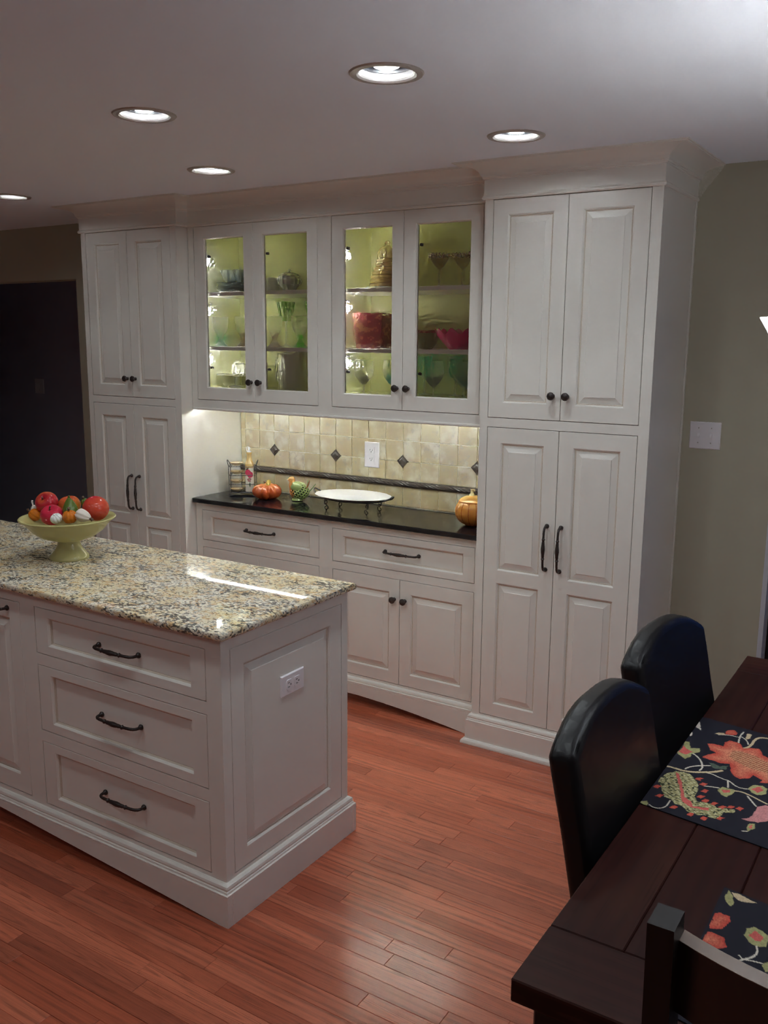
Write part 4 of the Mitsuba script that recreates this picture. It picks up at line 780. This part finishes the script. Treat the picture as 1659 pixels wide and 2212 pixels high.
put('head', B(cat(egg((-.030, 0, .108), (.0185, .015, .0155)), ball_hull([[-.022, 0, .072], [-.029, 0, .104]], [.021, .0145]), hull([[-.046, 0, .111], [-.046, .004, .106], [-.046, -.004, .106], [-.059, 0, .106]]))), 'mat_bird_orange', t, 'orange head and beak', smooth=50)
put('wing', B(cat(*[egg((.006, s * .030, .074), (.030, .008, .018)) for s in (-1, 1)], egg((-.004, 0, .088), (.026, .024, .012)))), 'mat_bird_green', t, smooth=True)
def leaf(L, wd): return hull([[x * L, yy * wd * math.sin(pi * min(max(x, .02), .98)) ** .8, .002 * s + .12 * L * x * x] for x in np.linspace(0, 1, 9) for yy in (-1, 1) for s in (0, 1)])
put('tail_feather', B(moved(leaf(.052, .010), (.050, -.006, .060), ry=-1.05, rz=-.1)), 'mat_feather_brown', t, 'brown tail feather', smooth=50)
put('tail_feather', B(moved(leaf(.062, .008), (.056, .006, .040), ry=-.75, rz=.25)), 'mat_feather_green', t, 'green tail feather', smooth=50)
put('tail_feather', B(moved(leaf(.040, .009), (.046, .012, .066), ry=-1.2, rz=.5)), 'mat_feather_green', t, smooth=50)

# oval platter on a scrolled iron stand
mat('mat_white_china', prin((.80, .80, .78), .14, .6))
px_, py_, pz_ = -.772, .212, .963
def oval(a, b, z, sc): ph = np.linspace(0, 2 * pi, 121)[:-1]; s = 1 + sc * .016 * abs(np.sin(ph * 8)) ** .8; return np.column_stack([a * s * np.cos(ph), b * s * np.sin(ph), np.full(120, z)])
rg = [oval(.001, .001, 0, 0), oval(.115, .070, 0, 0), oval(.128, .080, .003, .2), oval(.142, .092, .0105, .5), oval(.170, .117, .0165, .8), oval(.196, .139, .0205, 1), oval(.1985, .1415, .0225, 1), oval(.196, .1395, .024, 1), oval(.168, .115, .0200, .8), oval(.142, .092, .0145, .5), oval(.126, .078, .0075, .2), oval(.110, .066, .0055, 0), oval(.001, .001, .0055, 0)]
mb = MB(); mb.add(np.vstack(rg), [[i * 120 + j, i * 120 + (j + 1) % 120, (i + 1) * 120 + (j + 1) % 120, (i + 1) * 120 + j] for i in range(len(rg) - 1) for j in range(120)])
k = put('white_platter', moved(mb.mesh(), (px_, py_, pz_)), 'mat_white_china', smooth=60); labels[k] = {'label': 'white oval scalloped platter lying on a black scrolled stand', 'category': 'platter'}
t = thing('platter_stand', 'black wrought iron stand with scroll feet under the white platter', 'stand'); ph = np.linspace(0, 2 * pi, 73)
put('ring', tube(np.column_stack([px_ + .150 * np.cos(ph), py_ + .098 * np.sin(ph), np.full(73, pz_ + .0045)]), .0034, 8, cap=False), 'mat_iron', t, smooth=50)
for s in (-1, 1): put('handle', tube(spline([[px_ + s * .147, py_ - .030, pz_ + .0045], [px_ + s * .185, py_ - .034, pz_ + .012], [px_ + s * .222, py_ - .012, pz_ + .030], [px_ + s * .228, py_, pz_ + .036], [px_ + s * .222, py_ + .012, pz_ + .030], [px_ + s * .185, py_ + .034, pz_ + .012], [px_ + s * .147, py_ + .030, pz_ + .0045]], 36), .0032, 8), 'mat_iron', t, smooth=50)
def scroll(c, d):
    """S shaped foot in a vertical plane along direction d"""
    H = pz_ - CZ + .003; p = []
    for a in np.linspace(2.6 * pi, .5 * pi, 22): r = .0115 * (1.15 - a / (3.6 * pi)); p.append([-r * math.cos(a), H * .74 + r * math.sin(a) - .001])
    p += [[.009, H * .52], [-.001, H * .45]]
    for a in np.linspace(.5 * pi, 2.6 * pi, 22)[2:]: r = .0125 * (1.15 - a / (3.6 * pi)); p.append([-.001 - r * math.cos(a) * -1, .0142 + r * math.sin(a)])
    p = np.array(p); return tube(np.column_stack([c[0] + p[:, 0] * d[0], c[1] + p[:, 0] * d[1], CZ + .0012 + p[:, 1]]), .0021, 7)
for sx in (-1, 1):
    for s_y in (-1, 1):
        a = math.atan2(s_y * .6, sx * .8); cx_, cyy = px_ + .150 * math.cos(a) * .98, py_ + .098 * math.sin(a) * .98
        put('foot', cat(scroll((cx_, cyy), (sx * 1.0, 0.0)), tube([[cx_, cyy, CZ], [cx_, cyy, CZ + .004]], .003, 6), tube([[cx_, cyy, pz_ - .010], [cx_, cyy, pz_ + .004]], .0024, 6)), 'mat_iron', t, smooth=50)

# ------------------------------------------------------------------ things behind the glass doors
S1, S2, S3 = 1.945, 1.680, 1.470
def goblet(bowl, z, x, y, foot_c, bowl_c, label, group, nm='goblet', rb=.036, H=.155, fr_=.034):
    t = thing(nm, label, 'glass', group)
    put('foot', moved(lathe([(.0, 0), (fr_, 0), (fr_, .003), (fr_ * .62, .014), (.0125, .032), (.0115, .040), (.020, .060), (.023, .066)], 28), (x, y, z)), foot_c, t, smooth=50)
    put('cup', moved(lathe(bowl, 28), (x, y, z)), bowl_c, t, smooth=50)
clear_bowl = [(.023, .066), (.030, .075), (.036, .095), (.040, .125), (.041, .150)]
goblet(clear_bowl, S2, -1.597, .215, 'mat_glass_teal', 'mat_glass_clear', 'goblet with a teal foot on the middle shelf of the left glass cabinet', 'goblets with coloured feet')
goblet(clear_bowl, S2, -1.445, .215, 'mat_glass_purple', 'mat_glass_clear', 'purple-footed goblet half hidden by the centre door stiles of the left glass cabinet', 'goblets with coloured feet')
goblet(clear_bowl, S2, -1.243, .215, 'mat_glass_purple', 'mat_glass_clear', 'goblet with a purple foot beside the green-footed one in the left glass cabinet', 'goblets with coloured feet')
goblet(clear_bowl, S2, -1.085, .215, 'mat_glass_green', 'mat_glass_clear', 'goblet with a green foot on the middle shelf of the left glass cabinet', 'goblets with coloured feet')
mat('mat_green_tumbler', prin((.14, .42, .03), .15, .5))
for x, w in ((-1.262, 'left'), (-1.085, 'right')):
    t = thing('green_goblet', f'tall goblet with a bright green tapered cup on the middle shelf, {w} of the two', 'glass', 'tall green goblets')
    put('stem', moved(lathe([(0, 0), (.034, 0), (.034, .003), (.008, .010), (.005, .02), (.005, .118), (.010, .128)], 24), (x, .33, S2)), 'mat_glass_clear', t, smooth=50)
    put('cup', moved(lathe([(0, .128), (.026, .128), (.034, .160), (.046, .222), (.0445, .222), (.032, .160), (.024, .131), (0, .131)], 28), (x, .33, S2)), 'mat_green_tumbler', t, 'bright green cup', smooth=50)
mat('mat_bluegrey_dish', prin((.10, .13, .15), .2, .5))
for i in range(5):
    k = put('glass_plate', moved(lathe([(0, 0), (.055, 0), (.080, .006), (.097, .016), (.098, .018), (.080, .009), (.055, .003), (0, .003)], 40), (-1.545, .28, S1 + .0005 + i * .0085)), 'mat_bluegrey_dish', smooth=50)
    labels[k] = {'label': 'blue-grey plate stacked on the top shelf of the left cabinet, ' + ('lowest', 'second from bottom', 'middle', 'second from top', 'topmost')[i], 'category': 'plate', 'group': 'blue-grey plates on the top shelf'}
for i, (x, r) in enumerate(((-1.57, .050), (-1.49, .046))):
    k = put('blue_bowl', moved(lathe([(0, 0), (.024, 0), (.026, .004), (r * .8, .03), (r, .062), (r - .003, .062), (r * .76, .031), (.02, .007), (0, .006)], 32), (x, .265, S1 + .0535)), 'mat_bluegrey_dish', smooth=50)
    labels[k] = {'label': ('left' if i == 0 else 'right') + ' blue-grey bowl on top of the plate stack behind the left glass door', 'category': 'bowl', 'group': 'blue-grey bowls on the plate stack'}
mat('mat_crystal', {'type': 'roughconductor', 'alpha': .2, 'specular_reflectance': rgb(.62, .64, .60)})
t = thing('sugar_bowl', 'silvery cut glass bowl with a dark rim and knobbed lid on the top shelf', 'bowl'); q = (-1.146, .215, S1)
put('bowl', moved(cat(lathe([(0, 0), (.030, 0), (.032, .006), (.050, .032), (.055, .055), (.052, .070)], 16), torus((.058, 0, .045), (0, 1, 0), .014, .004), torus((-.058, 0, .045), (0, 1, 0), .014, .004)), q), 'mat_crystal', t)
put('lid', moved(lathe([(.050, .0705), (.045, .080), (.020, .088), (.006, .090), (.010, .098), (0, .106)], 16), q), 'mat_crystal', t); put('rim', moved(lathe([(.0525, .068), (.0535, .0702), (.050, .0712), (.050, .067), (.0525, .068)], 24), q), 'mat_slot', t, 'dark rim')
k = put('ceramic_cup', moved(lathe([(0, 0), (.028, 0), (.036, .02), (.038, .070), (.036, .070), (.034, .022), (0, .006)], 28), (-1.278, .25, S1)), 'mat_white_china', smooth=50); labels[k] = {'label': 'pale cup on the top shelf, left of the silvery cut glass bowl', 'category': 'cup'}
k = put('dark_bowl', moved(lathe([(0, 0), (.028, 0), (.045, .03), (.054, .060), (.051, .060), (.041, .03), (0, .006)], 32), (-1.008, .26, S1)), 'mat_bluegrey_dish', smooth=50); labels[k] = {'label': 'dark grey bowl on the top shelf, right of the silvery cut glass bowl', 'category': 'bowl'}
mat('mat_white_dish', prin((.74, .76, .62), .25, .5))
t = thing('cake_stand', 'low white footed plate on the bottom shelf of the left glass cabinet', 'cake stand')
put('plate', moved(lathe([(0, 0), (.04, 0), (.042, .004), (.014, .012), (.012, .055), (.03, .060), (.105, .064), (.107, .069), (0, .066)], 40), (-1.548, .28, S3)), 'mat_white_dish', t, smooth=45)
k = put('white_box', cbox(-1.555, -1.462, .24, .33, S3 + .0695, S3 + .124, .006), 'mat_white_dish'); labels[k] = {'label': 'small white square box standing on the footed plate', 'category': 'box'}
t = thing('pitcher', 'tall white pitcher on the bottom shelf of the left glass cabinet', 'pitcher'); q = np.array([-1.150, .235, S3]); rg = []
for z, r, sp_ in ((0, .001, 0), (0, .062, 0), (.004, .066, 0), (.08, .070, 0), (.14, .066, .02), (.172, .069, .14), (.180, .071, .26), (.178, .066, .26), (.14, .062, .02), (.01, .06, 0), (.01, .001, 0)):
    a = np.arange(40) * 2 * pi / 40; b = np.clip(np.cos(a), 0, 1) ** 6; rr = r * (1 + sp_ * b); rg.append(np.column_stack([rr * np.cos(a), rr * np.sin(a), z + .10 * sp_ * b * (r > .01)]))
mb = MB(); mb.add(np.vstack(rg), [[i * 40 + j, i * 40 + (j + 1) % 40, (i + 1) * 40 + (j + 1) % 40, (i + 1) * 40 + j] for i in range(len(rg) - 1) for j in range(40)])
put('body', moved(mb.mesh(), q), 'mat_white_dish', t, smooth=50); put('handle', moved(tube(spline([[-.064, 0, .150], [-.092, 0, .148], [-.100, 0, .10], [-.09, 0, .05], [-.066, 0, .035]], 24), .0075, 8), q), 'mat_white_dish', t, smooth=50)
# right glass cabinet
mat('mat_amber', prin((.50, .29, .10), .15, .6)); mat('mat_amber_dark', prin((.22, .11, .04), .2, .5))
t = thing('ribbed_jar', 'amber ribbed beehive jar on the top shelf of the right glass cabinet', 'jar'); q = (-.622, .27, S1 + .0105)
prof = []
for i in range(7):
    r = (.082, .080, .076, .070, .062, .055, .050)[i]; z = i * .018; prof += [(r - .006, z), (r, z + .003), (r, z + .013), (r - .006, z + .0165)]
prof = [(0, 0)] + prof
put('body', moved(lathe(prof, 40), q), 'mat_amber', t, smooth=30)
put('lid', moved(lathe([(.044, .1265), (.046, .130), (.044, .155), (.034, .172), (.016, .180), (.008, .184), (.014, .194), (.008, .203), (0, .204)], 32), q), 'mat_amber', t, smooth=45)
k = put('glass_saucer', moved(lathe([(0, 0), (.06, 0), (.098, .008), (.098, .010), (.06, .0045), (0, .0045)], 40), (-.622, .27, S1)), 'mat_white_dish', smooth=45); labels[k] = {'label': 'pale plate under the amber ribbed jar', 'category': 'plate'}
mat('mat_silver_rim', {'type': 'roughconductor', 'alpha': .15, 'specular_reflectance': rgb(.55, .42, .32)})
for i, x in enumerate((-.312, -.215, -.118)):
    t = thing('martini_glass', ('left', 'middle', 'right')[i] + ' smoky martini glass with jewelled rim on the right cabinet top shelf', 'glass', 'martini glasses on the top shelf')
    put('bowl', moved(lathe([(.005, .075), (.018, .086), (.036, .112), (.044, .126)], 28), (x, .20 + .03 * (i == 1), S1)), 'mat_glass_smoke', t, smooth=50)
    put('stem', moved(lathe([(0, 0), (.032, 0), (.032, .002), (.006, .006), (.0035, .012), (.0035, .070), (.006, .076), (0, .078)], 20), (x, .20 + .03 * (i == 1), S1)), 'mat_glass_smoke', t, smooth=50)
    put('rim', moved(cat(*[egg((.045 * math.cos(a), .045 * math.sin(a), .132), (.0068, .0068, .0085)) for a in np.linspace(0, 2 * pi, 19)[:-1]]), (x, .20 + .03 * (i == 1), S1)), 'mat_silver_rim', t, 'jewelled rim', smooth=True)
def f_maroon(p, n, uv): return mix([.16, .014, .022], [.34, .14, .07], smoothstep(.52, .66, fbm(p.x * 55, p.y * 55, p.z * 55, 3)))
mat('mat_maroon', prin(proc(f_maroon), .3, .5))
t = thing('maroon_vase', 'square maroon patterned vase on the middle shelf of the right glass cabinet', 'vase'); q = np.array([-.668, .235, S2])
a1, a2 = .062, .075
put('body', moved(MB().add([[sx * a, s_y * a, z] for a, z in ((a1, 0), (a2, .158), (a2 - .006, .158), (a1 - .006, .012)) for sx, s_y in ((-1, -1), (1, -1), (1, 1), (-1, 1))], np.vstack([np.array(QUADS) + o for o in (0, 4, 8)] + [[[3, 2, 1, 0]], [[12, 13, 14, 15]]])).mesh(), q, .12), 'mat_maroon', t)
mat('mat_pink', prin((.46, .018, .10), .18, .5)); mat('mat_olive', prin((.14, .125, .05), .3, .4))
ph = np.arange(96) * 2 * pi / 96; rg = []
for r, z, s in ((.001, 0, 0), (.040, 0, 0), (.060, .018, 0), (.085, .048, .3), (.102, .076, 1), (.100, .078, 1), (.082, .050, .3), (.057, .021, 0), (.001, .006, 0)):
    rr = r * (1 + .035 * s * np.cos(ph * 9)); rg.append(np.column_stack([rr * np.cos(ph), rr * np.sin(ph), z + .012 * s * np.cos(ph * 9)]))
mb = MB(); mb.add(np.vstack(rg), [[i * 96 + j, i * 96 + (j + 1) % 96, (i + 1) * 96 + (j + 1) % 96, (i + 1) * 96 + j] for i in range(len(rg) - 1) for j in range(96)])
k = put('pink_bowl', moved(mb.mesh(), (-.212, .205, S2)), 'mat_pink', smooth=50); labels[k] = {'label': 'magenta scalloped bowl on the middle shelf of the right glass cabinet', 'category': 'bowl'}
t = thing('olive_bowl', 'olive bowl with a red rim on the middle shelf, left of the magenta bowl', 'bowl'); q = (-.405, .24, S2)
put('body', moved(lathe([(0, 0), (.034, 0), (.055, .025), (.068, .070), (.065, .070), (.05, .026), (0, .006)], 36), q), 'mat_olive', t, smooth=50); put('rim', moved(lathe([(.0655, .068), (.0685, .070), (.070, .082), (.0665, .082), (.0655, .068)], 36), q), 'mat_maroon', t, 'red rim', smooth=50)
def wine(x, y, low, label, grp='wine glasses on the bottom shelf'):
    t = thing('wine_glass', label, 'glass', grp)
    put('stem', moved(lathe([(0, 0), (.034, 0), (.034, .002), (.006, .007), (.004, .014), (.004, .040), (.006, .044)], 24), (x, y, S3)), 'mat_glass_clear', t, smooth=50)
    put('bowl', moved(lathe([(.042, .090), (.046, .112), (.044, .140), (.041, .160)], 28), (x, y, S3)), 'mat_glass_clear', t, smooth=50)
    put('base_of_bowl', moved(lathe([(0, .043), (.008, .045), (.024, .062), (.037, .080), (.042, .090)], 28), (x, y, S3)), low, t, 'dark tinted base of the bowl', smooth=50)
wine(-.703, .20, 'mat_glass_indigo', 'dark-based wine glass on the bottom shelf, nearest the lamps of the right cabinet')
wine(-.545, .20, 'mat_glass_navy', 'blue-based wine glass on the bottom shelf behind the centre stiles')
wine(-.332, .20, 'mat_glass_indigo', 'wine glass with a dark tinted base on the bottom shelf under the magenta bowl')
wine(-.178, .20, 'mat_glass_navy', 'blue-based wine glass at the far right of the bottom shelf')
for x, w in ((-.585, 'left'), (-.452, 'middle'), (-.292, 'right')):
    t = thing('teal_flute', f'tall teal flute at the back of the bottom shelf, {w} of the three', 'glass', 'teal flutes on the bottom shelf')
    put('cup', moved(lathe([(.006, .075), (.020, .085), (.030, .11), (.033, .178)], 24), (x, .33, S3)), 'mat_glass_teal', t, smooth=50)
    put('stem', moved(lathe([(0, 0), (.03, 0), (.03, .002), (.005, .007), (.004, .014), (.004, .070), (.007, .076)], 20), (x, .33, S3)), 'mat_glass_clear', t, smooth=50)
